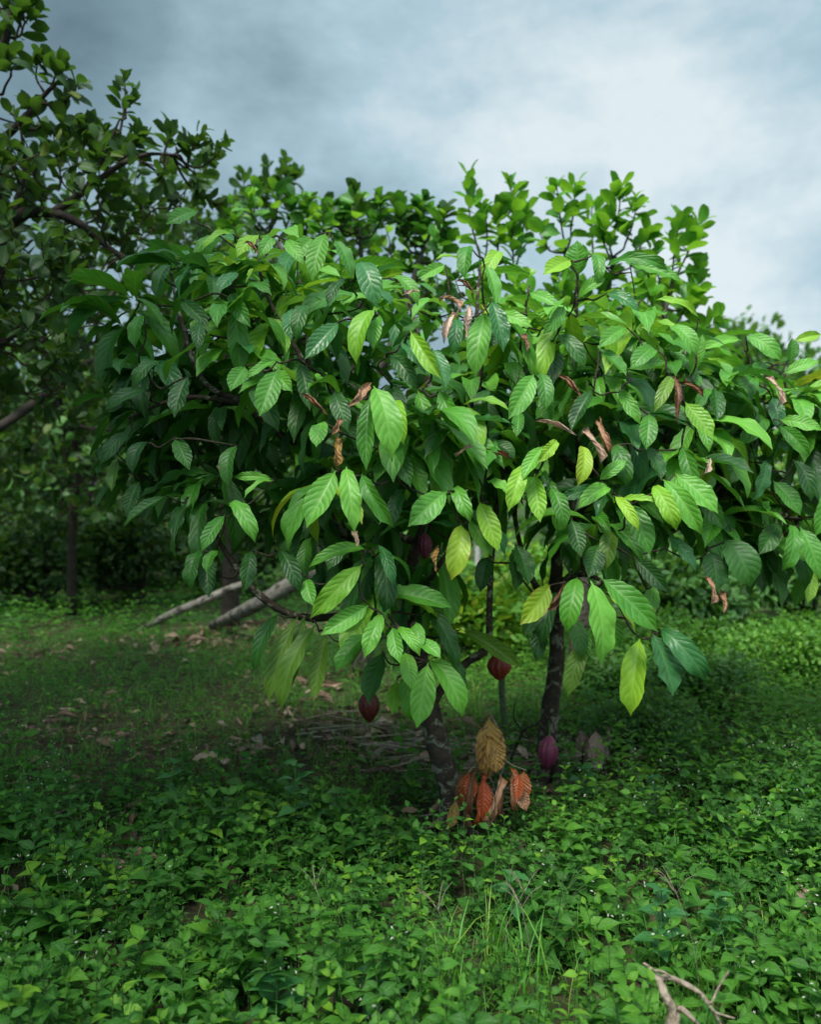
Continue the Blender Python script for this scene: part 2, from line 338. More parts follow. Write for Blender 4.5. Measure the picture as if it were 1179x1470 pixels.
# ------------------------------------------------------------------ ground
gx = np.concatenate((np.linspace(-90, -9, 24), np.linspace(-8, 8, 130), np.linspace(9, 90, 24)))
gy = np.concatenate((np.linspace(-30, -1, 12), np.linspace(0, 15, 120), np.linspace(16, 160, 40)))
gv = np.array([(x, y, hgt(x, y)) for y in gy for x in gx]); nx = len(gx)
gq = [(j*nx+i, j*nx+i+1, (j+1)*nx+i+1, (j+1)*nx+i) for j in range(len(gy)-1) for i in range(nx-1)]
ground = link(bpy.data.objects.new('ground', np_mesh('ground', gv, gq, mats=[M['soil']]))); tag(ground, kind='structure')

# ------------------------------------------------------------------ leaf template sets
CO = [template('cocoa', .36, 15, 6, curl=c, fold=fo, wave=wv, waven=wn, twist=tw, rib=.006, scal=.02, seed=i)
      for i, (c, fo, wv, wn, tw) in enumerate([(.5, .30, .014, 3, .2), (.9, .22, .018, 3, -.3), (.25, .38, .02, 4, .35), (1.2, .30, .012, 2, -.15), (.65, .15, .024, 3, .5), (.35, .45, .012, 3, -.5)])] + [template('cocoa', rt, 15, 6, curl=c, fold=fo, wave=.03, waven=wn, twist=tw, rib=.007, scal=.03, tear=te, seed=i+7) for i, (c, fo, wn, tw, rt, te) in enumerate([(.8, .25, 3, .6, .30, .12), (1.0, .35, 2, -.6, .33, .18), (.4, .3, 4, .3, .41, .08), (1.5, .2, 3, -.4, .35, .10)])]
COLO = [template('cocoa', .36, 6, 4, curl=c, fold=fo, wave=wv, waven=2, twist=tw, seed=i+20)
        for i, (c, fo, wv, tw) in enumerate([(.5, .3, .015, .2), (.9, .2, .02, -.3), (1.2, .35, .02, .3)])]
DEAD = [template('cocoa', .30, 12, 6, curl=c, fold=fo, wave=.06, waven=2, twist=tw, roll=rl, tear=.5, rib=.008, seed=i+40)
        for i, (c, fo, tw, rl) in enumerate([(1.4, .5, .9, .5), (.7, .7, -1.1, .6), (1.9, .35, .6, .8), (.4, .7, 1.3, .3)])]
OV = [template('oval', rt, 8, 4, curl=c, fold=fo, wave=.01, waven=2, twist=tw, seed=i+60) for i, (c, fo, tw, rt) in enumerate([(.4, .25, .2, .62), (.8, .2, -.3, .55), (-.3, .35, .2, .66), (.2, .1, .5, .58)])]
OVLO = [template('oval', .58, 4, 2, curl=.4, fold=.3, seed=80), template('oval', .6, 4, 2, curl=-.2, fold=.4, twist=.4, seed=81)]
OVF = [template('oval', .60, 3, 2, curl=.4, fold=.3, seed=82), template('oval', .62, 3, 2, curl=-.2, fold=.4, twist=.4, seed=83)]
WN = [template('ovate', .66, 4, 2, curl=c, fold=fo, wave=0, seed=90+i) for i, (c, fo) in enumerate([(.5, .25), (.9, .15), (.2, .4)])]
WL = [template('ovate', .60, 3, 2, curl=.6, fold=.3, seed=95), template('lance', .34, 3, 2, curl=.6, fold=.3, seed=96)]
WM = [template('ovate', .60, 2, 2, curl=.6, fold=.3, seed=95), template('lance', .36, 2, 2, curl=.6, fold=.3, seed=96)]
WF = [template('lance', .55, 2, 2, curl=.6, fold=.35, seed=97)]
BL = [template('blade', .020, 5, 1, curl=1.6, fold=0, seed=98), template('blade', .024, 4, 1, curl=.9, seed=99)]
LT = [template('cocoa', .38, 6, 4, curl=c, fold=fo, wave=.05, waven=2, twist=tw, roll=.5, tear=.3, seed=110+i) for i, (c, fo, tw) in enumerate([(.8, -.3, .6), (-.7, .5, -.8), (.3, .8, .9)])]
CACHE = {}
def leaf_obj(tm, mkey, Mx, T, parent, origin, name='leaf', label=None):
    k = (id(tm), mkey)
    if k not in CACHE: CACHE[k] = np_mesh(name, tm['v'], tm['q'], tm['uv'], [M[mkey]])
    o = bpy.data.objects.new(name, CACHE[k]); link(o, parent)
    T = T-np.asarray(origin); m4 = Matrix([[float(Mx[i][0]), float(Mx[i][1]), float(Mx[i][2]), float(T[i])] for i in range(3)]+[[0, 0, 0, 1]])
    loc, rot, sc = m4.decompose(); o.location = loc; o.rotation_euler = rot.to_euler(); o.scale = sc
    if label: o['label'] = label
    return o
CLEAR = [(717, 957, 34, 4), (530, 1014, 30, 4), (610, 784, 34, 4), (787, 1081, 40, 4.6), (700, 850, 50, 9), (745, 900, 55, 9), (690, 930, 40, 9), (760, 960, 50, 9), (385, 850, 38, 6), (350, 870, 30, 6), (627, 800, 14, 4), (660, 470, 34, 5), (645, 440, 22, 5), (517, 565, 22, 4), (830, 635, 34, 4), (815, 555, 20, 4), (972, 575, 22, 4), (482, 650, 20, 4), (505, 775, 16, 4)]
class Leaves:
    """collects leaf records of one plant, emits the most visible as parts, the rest as one 'stuff' part"""
    def __init__(s, hi, lo): s.hi, s.lo, s.r = hi, lo, []
    def add(s, D, N, L, T, mk, ws=1.0, pri=0.0): s.r.append((nrm(D), nrm(N), L, np.asarray(T, float), mk, ws, pri))
    def emit(s, parent, origin, nind=300, stuff='foliage', name='leaf'):
        if not s.r: return
        D = np.array([a[0] for a in s.r]); N = np.array([a[1] for a in s.r]); L = np.array([a[2] for a in s.r]); T = np.array([a[3] for a in s.r]); ws = np.array([a[5] for a in s.r])
        Mx = frames(D, N, L, ws); c = T+D*L[:, None]*.5; q = proj(c)
        inside = (q[:, 0] > -20) & (q[:, 0] < 1200) & (q[:, 1] > -20) & (q[:, 1] < 1490)
        drop = np.zeros(len(s.r), bool); pr = np.array([a[6] for a in s.r]); tp = proj(T+D*L[:, None])
        for ex, ey, er, ed in CLEAR:
            for qq in (q, tp): drop |= (pr < 1) & (np.hypot(qq[:, 0]-ex, qq[:, 1]-ey) < er) & (qq[:, 2] < ed)
        sel = np.nonzero(~drop)[0]; s.r = [s.r[i] for i in sel]; D, N, L, T, ws, Mx, q, inside = D[sel], N[sel], L[sel], T[sel], ws[sel], Mx[sel], q[sel], inside[sel]
        score = np.array([a[6] for a in s.r])+L/q[:, 2]*10-q[:, 2]*1.2 - np.where(inside, 0, 50)
        order = np.argsort(-score); ind = set(order[:nind].tolist())
        keys = sorted({a[4] for a in s.r}); bulk = Bulk(); groups = {}
        for i, a in enumerate(s.r):
            if i in ind and inside[i]: leaf_obj(s.hi[i % len(s.hi)], a[4], Mx[i], T[i], parent, origin, name)
            else: groups.setdefault((i % len(s.lo), a[4]), []).append(i)
        for (k, mk), ii in groups.items(): bulk.add(s.lo[k], Mx[ii], T[ii], keys.index(mk))
        if groups:
            o = bulk.build(stuff, [M[k] for k in keys], parent, origin); o['kind'] = 'stuff'

def limb_points(limbs, step=.06):
    out = []
    for pts, rad in limbs:
        p, r = smooth_path(pts, rad, 8); out += [(a, b) for a, b in zip(p, r)]
    return np.array([a for a, b in out]), np.array([b for a, b in out])
def grow_twigs(anc, LP, LR, tw, r0=.006, r1=.0025):
    ds = [np.min(np.linalg.norm(LP-c, axis=1)) for c, o in anc]
    for i in np.argsort(ds):
        c, o = anc[i]; pts, rad = connect(c, o, LP, LR, r0, r1); tw.append((pts, rad)); p, r = smooth_path(pts, rad, 4)
        LP = np.vstack((LP, p[2:-1])); LR = np.concatenate((LR, r[2:-1]))
def connect(c, d, LP, LR, r0=.006, r1=.0025, reach=.35):
    """a curved twig from the nearest limb point (lower and inward preferred) to a cluster"""
    dv = c-LP; dist = np.linalg.norm(dv, axis=1)+np.maximum(0, LP[:, 2]-c[2])*1.2
    i = int(np.argmin(dist)); a = LP[i]; L = np.linalg.norm(c-a)
    m1 = a*.66+c*.34-np.asarray(d)*L*.13+rng.normal(0, .05*L+.004, 3); m2 = a*.3+c*.7-np.asarray(d)*L*.12+rng.normal(0, .05*L+.003, 3)
    return [a, m1, m2, c], [min(LR[i]*.8, r0*(0.6+L*1.2)), r0*.8, r0*.6, r1]

# ------------------------------------------------------------------ hero leaves traced where they hang on the cocoa trees: base x,y, tip x,y, width px, colour, extra depth
H1 = """468 334 448 404 32 mid 0|517 375 541 443 36 blue 0|488 462 437 516 32 blue 0|539 445 512 523 34 lime 0|546 452 536 502 24 mid 0|589 475 635 545 28 lime -.1|577 489 611 537 32 blue 0
675 353 668 401 32 mid 0|706 431 723 506 28 blue 0|718 363 692 404 26 lime 0|697 380 712 440 24 light 0|536 554 562 658 44 light -.1|531 567 526 676 28 mid 0|570 574 580 639 24 lime .05|465 605 454 642 28 light 0
482 675 440 758 44 light -.1|497 669 509 765 40 light -.15|519 680 567 758 32 mid -.1|642 705 586 756 36 light 0|652 700 676 750 26 light 0|688 719 715 792 32 lime 0|662 752 648 833 36 yellow 0|674 741 707 799 30 mid .05
526 789 443 815 22 mid 0|521 810 445 888 34 lime -.1|530 868 460 912 32 light -.15|550 881 523 945 34 light -.2|530 911 482 966 36 mid -.1|564 899 574 952 22 light -.25|570 903 603 942 20 light -.25|601 919 633 945 24 light -.25|581 936 590 990 26 light -.25
615 950 598 1046 40 light -.3|618 947 664 1028 36 light -.25|598 893 602 935 22 light -.15|550 935 530 1012 40 dark .1|615 872 659 959 38 dark .1|543 782 565 843 22 blue .1|570 977 563 1026 22 lime 0|590 960 603 1044 34 mid -.1
428 885 385 1008 28 olive 0|455 896 404 1023 36 olive -.05|470 909 451 1006 28 olive 0|400 882 365 965 24 dark 0|440 880 420 985 26 olive .1|662 904 749 959 26 olive 0|640 930 668 1000 26 dark .1
334 336 290 362 22 lime 0|372 337 340 369 24 lime 0|390 343 370 372 22 light 0|343 392 313 420 26 blue 0|206 452 194 500 26 mid 0|398 530 372 598 38 mid -.1|400 538 420 562 26 light 0|419 443 418 489 26 blue 0|352 526 330 562 30 mid 0
290 462 283 505 26 dark 0|396 518 352 546 18 light 0|285 303 238 322 24 mid 0|330 722 366 779 28 light -.1|323 739 289 792 24 mid -.05|313 790 296 822 22 mid 0|170 654 160 706 20 olive 0|211 634 190 680 26 dark 0|190 617 143 668 22 dark 0
238 712 177 756 24 dark 0|391 688 336 686 18 light 0|394 691 350 717 18 light 0|252 627 272 675 24 dark 0|290 790 275 850 28 dark 0|300 800 300 858 28 dark .05|210 560 150 590 24 dark 0|200 690 180 740 24 dark .1|340 640 330 700 28 dark 0
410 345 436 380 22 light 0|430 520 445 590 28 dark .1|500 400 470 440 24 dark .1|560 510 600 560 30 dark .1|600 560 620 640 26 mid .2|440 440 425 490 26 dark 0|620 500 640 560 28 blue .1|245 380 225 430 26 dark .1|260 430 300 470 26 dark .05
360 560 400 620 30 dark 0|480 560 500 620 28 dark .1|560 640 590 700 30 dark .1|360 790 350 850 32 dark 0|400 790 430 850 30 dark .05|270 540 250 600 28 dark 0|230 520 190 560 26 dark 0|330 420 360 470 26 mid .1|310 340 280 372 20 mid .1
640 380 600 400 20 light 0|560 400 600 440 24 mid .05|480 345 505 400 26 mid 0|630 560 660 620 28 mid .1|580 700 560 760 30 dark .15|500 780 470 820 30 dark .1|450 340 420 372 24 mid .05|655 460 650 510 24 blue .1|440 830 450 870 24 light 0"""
H2 = """767 537 730 602 34 light -.1|775 535 783 590 26 mid 0|747 590 742 628 20 mid 0|829 829 814 907 34 mid -.15|848 833 863 956 50 light -.35|862 829 945 907 44 mid -.25|870 848 913 909 16 lime -.15|919 916 906 1028 46 lime -.35|937 909 967 1000 44 blue -.35|948 903 1013 977 38 blue -.35
790 840 747 897 36 yellow -.15|838 918 815 1000 28 olive -.1|768 680 776 750 30 lime -.2|834 640 829 698 26 yellow -.2|752 665 730 735 28 lime -.25|780 640 750 690 26 light -.2|800 632 770 665 24 lime -.2|952 688 1008 768 36 light -.2|970 680 1032 737 34 light -.2|938 698 972 762 30 lime -.2|907 722 934 797 36 mid -.1
883 712 918 762 18 lime -.15|890 716 952 722 16 lime -.15|1040 775 1078 842 52 dark 0|1020 790 1030 850 40 dark .05|820 373 780 395 30 lime 0|872 421 918 447 30 blue 0|1004 457 940 431 20 lime 0|831 397 829 345 32 mid 0|851 367 858 406 22 mid 0|933 594 928 646 28 mid 0|965 540 940 592 20 olive 0
984 577 1025 630 32 lime 0|875 700 830 730 26 light -.1|860 690 900 660 20 light -.1|820 745 835 800 28 dark 0|700 690 730 710 30 light -.1|790 700 812 760 30 mid 0|860 780 845 830 30 dark 0|880 640 900 700 30 dark 0|900 470 860 500 26 mid 0
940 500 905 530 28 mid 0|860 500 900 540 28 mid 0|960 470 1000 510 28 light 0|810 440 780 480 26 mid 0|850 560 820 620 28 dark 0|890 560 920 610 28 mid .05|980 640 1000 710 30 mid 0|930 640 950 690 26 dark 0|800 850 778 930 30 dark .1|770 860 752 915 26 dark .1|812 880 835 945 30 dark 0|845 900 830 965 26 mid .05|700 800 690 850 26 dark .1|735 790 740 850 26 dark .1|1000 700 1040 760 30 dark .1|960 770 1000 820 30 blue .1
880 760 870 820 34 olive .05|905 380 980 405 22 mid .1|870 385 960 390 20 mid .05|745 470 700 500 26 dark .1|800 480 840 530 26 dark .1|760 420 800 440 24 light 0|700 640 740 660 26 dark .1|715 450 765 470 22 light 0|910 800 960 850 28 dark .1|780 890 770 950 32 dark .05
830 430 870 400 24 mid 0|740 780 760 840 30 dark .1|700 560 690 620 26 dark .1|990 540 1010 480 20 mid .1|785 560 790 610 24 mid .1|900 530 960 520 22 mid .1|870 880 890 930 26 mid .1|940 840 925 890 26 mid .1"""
H3 = """1066 489 1008 503 20 light 0|1072 482 1122 518 28 light -.05|1062 533 1015 513 22 lime 0|1083 540 1045 605 32 mid -.1|1124 537 1177 518 20 light 0|1135 522 1138 485 22 mid 0|1120 603 1182 618 30 light -.1|1120 612 1163 654 28 mid -.1|1120 750 1090 797 28 dark 0|1134 753 1123 820 28 mid -.1
1149 756 1178 832 36 mid -.15|1142 762 1157 847 26 dark 0|1168 818 1160 867 20 lime 0|1100 600 1060 640 28 mid 0|1110 570 1120 620 24 blue 0|1070 640 1040 700 30 dark 0|1100 660 1080 720 30 blue 0|1140 660 1165 720 30 dark 0|1030 620 1050 670 28 mid 0|1050 740 1020 790 28 dark 0
1110 690 1150 740 30 mid 0|1190 700 1170 770 30 mid 0|1100 520 1075 545 24 mid 0|1020 540 1050 570 22 mid .05|1000 650 1020 710 26 mid .1|1140 490 1180 480 18 lime .05"""
BR = """534 549 499 584 26 brown|655 404 682 423 14 brown|631 435 662 447 18 brown|672 438 670 488 22 tan|658 458 638 494 22 tan|577 424 604 418 10 tan|431 567 471 596 14 brown|488 630 482 674 20 ochre|490 605 475 626 12 brown|747 479 757 504 16 brown|655 656 679 642 14 tan
629 782 627 822 16 ochre|505 762 512 786 28 tan|808 838 782 876 20 brown|967 540 972 608 20 brown|984 553 1011 571 18 brown|800 540 836 571 18 brown|862 608 878 652 24 brown|768 606 828 625 14 tan|836 625 862 668 24 tan|1015 662 1012 682 16 tan|1096 548 1115 586 18 tan|1010 830 1020 870 30 brown|1035 845 1040 880 24 brown|350 350 372 366 14 brown|700 650 735 660 12 brown"""
def parse(s): return [r.split() for r in s.replace('\n', '|').split('|') if r.strip()]
def front(px, py, tree):
    cx, cy, a, b, dm, dp = {1: (470, 650, 340, 400, 3.85, .85), 2: (860, 640, 330, 400, 4.15, .85), 3: (1130, 670, 220, 240, 4.4, .5)}[tree]
    r2 = min(.97, ((px-cx)/a)**2+((py-cy)/b)**2); return dm-dp*math.sqrt(1-r2)
def hero(LV, rows, tree, dead=False, name=None):
    anchors = []
    for r in rows:
        bx, by, tx, ty, wp = map(float, r[:5]); mk = r[5]; ex = float(r[6]) if len(r) > 6 else -.06
        d = front((bx+tx)/2, (by+ty)/2, tree)+ex
        dn = d+.02; B = P(bx, by, d+.03); E = P(tx, ty, d-.05 if ty > by else d+.02); Dv = E-B; L = np.linalg.norm(Dv)
        L2 = max(L, .10)
        wm = wp/FPX*d*(1.5 if dead else .98); ratio = .30 if dead else .36
        Nv = np.array((random.uniform(-.45, .45), -1.0, random.uniform(.25, .75)))
        yield B, Dv, Nv, L, wm/(L*ratio), mk
def mk_tree_leaves():
    LV = {1: Leaves(CO, COLO), 2: Leaves(CO, COLO), 3: Leaves(CO, COLO)}; anc = {1: [], 2: [], 3: []}
    for t, h in ((1, H1), (2, H2), (3, H3)):
        for B, D, N, L, ws, mk in hero(LV[t], parse(h), t):
            LV[t].add(D, N, L, B, mk, ws, 40); anc[t].append((B, nrm(np.array((0, .5, .4)))))
    return LV, anc
LV, ANC = mk_tree_leaves()

def fill_cocoa(LV, ANC, tree, polys, n, dm, depth, seed):
    r = np.random.default_rng(seed)
    xs = np.array([p[0] for p in polys]); ys = np.array([p[1] for p in polys]); k = 0
    cx, cy, a, b, d0, dp = {1: (470, 650, 340, 400, 3.85, .85), 2: (860, 640, 330, 400, 4.15, .85), 3: (1130, 670, 220, 240, 4.4, .5)}[tree]
    while k < n:
        px = r.uniform(xs.min(), xs.max()); py = r.uniform(ys.min(), ys.max())
        if not inpoly(np.array([px]), np.array([py]), polys)[0]: continue
        r2 = min(.95, ((px-cx)/a)**2+((py-cy)/b)**2); h = math.sqrt(1-r2)
        s = r.random()**.8*2-1                                # -1 front .. 1 back
        d = d0+s*dp*h*.92+ (.10 if s < 0 else .25)
        c = P(px, py, d)
        cent = P(cx, cy+60, d0); out = nrm((c-cent)*np.array((1, 1, .7)))
        out = nrm(out+np.array((0, 0, .35))+r.normal(0, .25, 3)); k += 1
        ANC[tree].append((c, out)); nl = r.integers(7, 12); a0 = r.uniform(0, 6.28)
        top = (py < 480)  # palette carries light and shade by position: limer on top, darker at left
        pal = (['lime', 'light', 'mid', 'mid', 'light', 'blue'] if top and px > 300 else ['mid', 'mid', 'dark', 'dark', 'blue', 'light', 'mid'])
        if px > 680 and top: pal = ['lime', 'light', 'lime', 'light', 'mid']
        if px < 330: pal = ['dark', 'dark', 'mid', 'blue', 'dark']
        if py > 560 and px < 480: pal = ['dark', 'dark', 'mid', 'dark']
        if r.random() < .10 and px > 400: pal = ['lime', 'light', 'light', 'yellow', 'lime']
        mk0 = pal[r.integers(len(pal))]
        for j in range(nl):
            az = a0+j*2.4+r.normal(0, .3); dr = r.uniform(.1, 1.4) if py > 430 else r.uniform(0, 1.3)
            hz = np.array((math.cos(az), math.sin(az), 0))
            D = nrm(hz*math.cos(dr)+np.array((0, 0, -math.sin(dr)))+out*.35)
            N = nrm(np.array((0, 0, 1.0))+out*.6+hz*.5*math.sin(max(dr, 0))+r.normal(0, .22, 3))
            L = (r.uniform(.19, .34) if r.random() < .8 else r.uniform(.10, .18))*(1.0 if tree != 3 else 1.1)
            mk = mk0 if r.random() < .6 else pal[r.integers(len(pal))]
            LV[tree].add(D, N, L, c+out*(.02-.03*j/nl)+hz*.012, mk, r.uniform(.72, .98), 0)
POLY1 = [(160, 640), (175, 560), (150, 500), (190, 420), (225, 375), (280, 345), (350, 365), (400, 360), (470, 360), (560, 405), (640, 400), (700, 390), (730, 440), (720, 560), (710, 690), (650, 750), (620, 850), (580, 920), (520, 860), (470, 800), (400, 770), (350, 745), (300, 780), (260, 740), (200, 710), (160, 680)]
POLY2 = [(660, 470), (700, 430), (760, 440), (800, 445), (880, 440), (950, 460), (1000, 495), (1050, 540), (1060, 620), (1070, 720), (1060, 770), (1000, 780), (900, 770), (850, 775), (790, 760), (740, 725), (700, 700), (650, 640)]
POLY3 = [(1010, 530), (1080, 530), (1150, 530), (1260, 510), (1330, 600), (1320, 720), (1200, 810), (1110, 800), (1040, 790), (1000, 640)]
fill_cocoa(LV, ANC, 1, POLY1, 172, 0, 0, 1)
fill_cocoa(LV, ANC, 2, POLY2, 138, 0, 0, 2)
fill_cocoa(LV, ANC, 3, POLY3, 54, 0, 0, 3)

# ------------------------------------------------------------------ pods
def pod_mesh(name, L, Rr, mat, taper=.75):
    ns, nr = 60, 20; V = []; UV = []
    for i in range(nr+1):
        t = i/nr; z = L*(.5-t); rr = Rr*math.sin(math.pi*min(1, max(0, t)))**.62*(1-(1-taper)*t**2)
        if i == 0: rr = Rr*.12
        if i == nr: rr = Rr*.03
        for j in range(ns):
            th = 2*math.pi*j/ns; k = 1+(.10*(abs(math.cos(th*5))**.6*2-1)+.03*math.sin(th*20+t*30))*max(0, math.sin(math.pi*t))**.5
            V.append((rr*k*math.cos(th), rr*k*math.sin(th), z)); UV.append((j/ns, t))
    Q = [(i*ns+j, (i+1)*ns+j, (i+1)*ns+(j+1) % ns, i*ns+(j+1) % ns) for i in range(nr) for j in range(ns)]
    return np_mesh(name, V, Q, UV, [mat])
def pod(px, py, d, L, Rr, mk, parent, origin, label, stalk_to, tilt=(0, 0)):
    c = P(px, py, d); o = link(bpy.data.objects.new('cocoa_pod', pod_mesh('cocoa_pod', L, Rr, M[mk])), parent)
    o.location = Vector((c-origin).tolist()); o.rotation_euler = (tilt[0], tilt[1], random.uniform(0, 6)); o['label'] = label
    top = np.array((0, 0, L*.47)); e = np.asarray(stalk_to)-c
    rt = np.array(o.rotation_euler.to_matrix().transposed()); e = rt @ e
    s = tube_obj('stalk', [([top, top*.6+e*.4+np.array((0, 0, .01)), e], [.006, .005, .006])], M['stem'], o, (0, 0, 0), 6)
    return o

# ------------------------------------------------------------------ cocoa trees
def cocoa_tree(t, label, base, limbs, limbname_start, nind):
    root = thing('cocoa_tree', label, 'cocoa tree', base, 'cocoa trees')
    tr = tube_obj('trunk', [limbs[0]], M['bark'], root, base, 12, .10, 7)
    rt = []; rr = limbs[0][1][0]
    for q in range(5):
        a = q*1.256+.4; dv = np.array((math.cos(a), math.sin(a), 0)); e = base+dv*rr*3.4; e[2] = hgt(e[0], e[1])-.01
        rt.append(([base+dv*rr*.3+np.array((0, 0, rr*2.2)), base+dv*rr*1.1+np.array((0, 0, rr*.8)), e], [rr*.5, rr*.45, rr*.15]))
    tube_obj('root', rt, M['bark'], root, base, 7, .08, 5)
    for lb in limbs[1:]: tube_obj('branch', [lb], M['bark'], root, base, 8, .08, 6)
    LP, LR = limb_points(limbs[1:] + [(limbs[0][0][-3:], limbs[0][1][-3:])]); tw = []
    grow_twigs(ANC[t], LP, LR, tw)
    b = Bulk()
    for i, (pts, rad) in enumerate(tw):
        v, q, uv = tube(pts, rad, 5, 4, 0, False); b.raw(v, q, 0, .5, uv)
    o = b.build('twigs', [M['twig']], root, base); o['kind'] = 'stuff'
    LV[t].emit(root, base, nind)
    return root
b1 = G(655, 1190); b1[2] -= .03
L1 = [([b1, P(648, 1140, 3.92), P(632, 1080, 3.92), P(618, 1030, 3.93), P(605, 960, 3.95), P(592, 890, 3.95), P(584, 840, 3.95)], [.068, .056, .052, .050, .043, .036, .032]),
      ([P(584, 840, 3.95), P(600, 780, 3.97), P(625, 720, 4.0), P(636, 660, 4.0), P(622, 580, 4.0), P(600, 480, 4.0), P(580, 400, 4.0)], [.032, .027, .025, .022, .018, .012, .007]),
      ([P(592, 890, 3.95), P(560, 860, 3.92), P(540, 835, 3.88), P(500, 780, 3.8), P(470, 700, 3.75), P(450, 600, 3.75), P(440, 480, 3.8)], [.028, .025, .023, .02, .018, .013, .008]),
      ([P(560, 860, 3.92), P(480, 885, 3.75), P(430, 885, 3.65), P(390, 868, 3.6), P(352, 832, 3.6), P(310, 770, 3.65), P(280, 700, 3.7)], [.018, .016, .015, .015, .014, .011, .007]),
      ([P(470, 700, 3.75), P(420, 640, 3.7), P(350, 580, 3.7), P(290, 545, 3.75), P(255, 440, 3.85), P(240, 360, 3.95)], [.017, .015, .014, .012, .008, .005]),
      ([P(350, 580, 3.7), P(280, 570, 3.65), P(230, 580, 3.6), P(185, 600, 3.65)], [.012, .01, .008, .005]),
      ([P(420, 640, 3.7), P(440, 540, 3.5), P(400, 460, 3.5), P(375, 400, 3.55), P(370, 340, 3.6)], [.014, .012, .009, .007, .004]),
      ([P(636, 660, 4.0), P(665, 610, 3.9), P(690, 540, 3.8), P(685, 450, 3.75), P(690, 380, 3.8)], [.02, .016, .013, .009, .005]),
      ([P(620, 1010, 3.93), P(645, 975, 3.95), P(672, 950, 3.98), P(700, 928, 4.0), P(703, 870, 4.0), P(706, 800, 4.0), P(715, 720, 4.0), P(730, 640, 4.05)], [.024, .020, .019, .018, .015, .014, .013, .009]),
      ([P(600, 780, 3.97), P(560, 760, 4.3), P(500, 700, 4.5), P(450, 620, 4.6)], [.02, .016, .012, .007]),
      ([P(592, 890, 3.95), P(600, 860, 3.8), P(625, 820, 3.6), P(660, 770, 3.4), P(700, 720, 3.35)], [.018, .014, .011, .009, .005]),
      ([P(540, 835, 3.88), P(530, 850, 3.6), P(545, 870, 3.35), P(590, 920, 3.15)], [.014, .010, .008, .004])]
b2 = G(788, 1120); b2[2] -= .03
L2 = [([b2, P(786, 1070, 4.66), P(790, 1020, 4.65), P(798, 960, 4.6), P(800, 900, 4.58), P(798, 850, 4.55), P(800, 800, 4.5)], [.075, .052, .046, .041, .037, .034, .030]),
      ([P(800, 800, 4.5), P(820, 740, 4.45), P(832, 680, 4.4), P(828, 600, 4.3), P(826, 520, 4.2), P(828, 440, 4.1), P(830, 390, 4.05)], [.028, .022, .018, .015, .012, .009, .006]),
      ([P(798, 850, 4.55), P(860, 790, 4.4), P(900, 740, 4.3), P(940, 680, 4.2), P(965, 600, 4.2), P(985, 500, 4.2)], [.03, .024, .02, .016, .012, .006]),
      ([P(860, 790, 4.4), P(930, 780, 4.3), P(1000, 740, 4.2), P(1040, 690, 4.2)], [.02, .015, .011, .007]),
      ([P(832, 680, 4.4), P(780, 620, 4.3), P(750, 560, 4.2), P(750, 480, 4.1), P(760, 410, 4.1)], [.018, .015, .012, .008, .005]),
      ([P(828, 600, 4.3), P(870, 540, 4.1), P(900, 480, 4.0), P(920, 430, 4.0)], [.014, .011, .008, .005]),
      ([P(800, 900, 4.58), P(780, 860, 4.4), P(755, 810, 4.2), P(740, 740, 4.0), P(750, 690, 3.8)], [.022, .018, .014, .01, .006]),
      ([P(800, 870, 4.57), P(815, 840, 4.2), P(840, 825, 3.9), P(890, 850, 3.6), P(935, 900, 3.5)], [.018, .013, .010, .008, .004]),
      ([P(800, 800, 4.5), P(830, 740, 4.2), P(870, 710, 3.8), P(930, 700, 3.6)], [.018, .013, .009, .004]),
      ([P(820, 740, 4.45), P(850, 680, 4.8), P(900, 600, 4.95), P(930, 520, 4.9)], [.02, .015, .011, .006])]
b3 = G(1262, 950)
L3 = [([b3, P(1255, 900, 5.9), P(1225, 830, 5.5), P(1160, 770, 5.0), P(1095, 720, 4.7)], [.055, .045, .038, .03, .025]),
      ([P(1095, 720, 4.7), P(1060, 680, 4.4), P(1080, 640, 4.3), P(1095, 590, 4.2), P(1100, 530, 4.15)], [.02, .015, .012, .009, .005]),
      ([P(1160, 770, 5.0), P(1150, 720, 4.6), P(1170, 650, 4.4), P(1130, 560, 4.3), P(1130, 520, 4.3)], [.02, .016, .012, .008, .005]),
      ([P(1095, 720, 4.7), P(1040, 710, 4.5), P(1020, 640, 4.4), P(1030, 560, 4.3)], [.018, .013, .009, .005]),
      ([P(1160, 770, 5.0), P(1200, 730, 4.5), P(1270, 650, 4.4), P(1260, 540, 4.4)], [.02, .016, .011, .006]),
      ([P(1150, 720, 4.6), P(1120, 740, 4.2), P(1150, 745, 4.0)], [.014, .009, .005])]
T1 = cocoa_tree(1, 'cocoa tree with leaning dark trunk in front, light green leaf clusters and two red pods', b1, L1, 0, 300)
T2 = cocoa_tree(2, 'cocoa tree on the upright mottled trunk behind the sprout, purple pod near its base', b2, L2, 0, 300)
T3 = cocoa_tree(3, 'cocoa tree reaching in from the right edge with long drooping leaves against the sky', b3, L3, 0, 240)
for r in parse(BR):
    t = 1 if float(r[0]) < 700 else (3 if float(r[0]) > 1080 else 2); root, base = {1: (T1, b1), 2: (T2, b2), 3: (T3, b3)}[t]
    for B, D, N, L, ws, mk in hero(None, [r], t, True):
        o = leaf_obj(DEAD[random.randrange(4)], mk, frames(D[None], N[None], [L], [min(ws, 1.6)])[0], B, root, base, 'dead_leaf', 'curled %s dead leaf' % {'brown': 'brown', 'tan': 'pale tan', 'ochre': 'orange brown'}[mk])
pod(717, 957, 3.93, .125, .052, 'pod_red', T1, b1, 'red ribbed cocoa pod hanging under an olive leaf', P(702, 928, 4.0))
pod(530, 1014, 3.75, .140, .044, 'pod_dark', T1, b1, 'dark red pod half hidden under the lower left leaves', P(552, 940, 3.8))
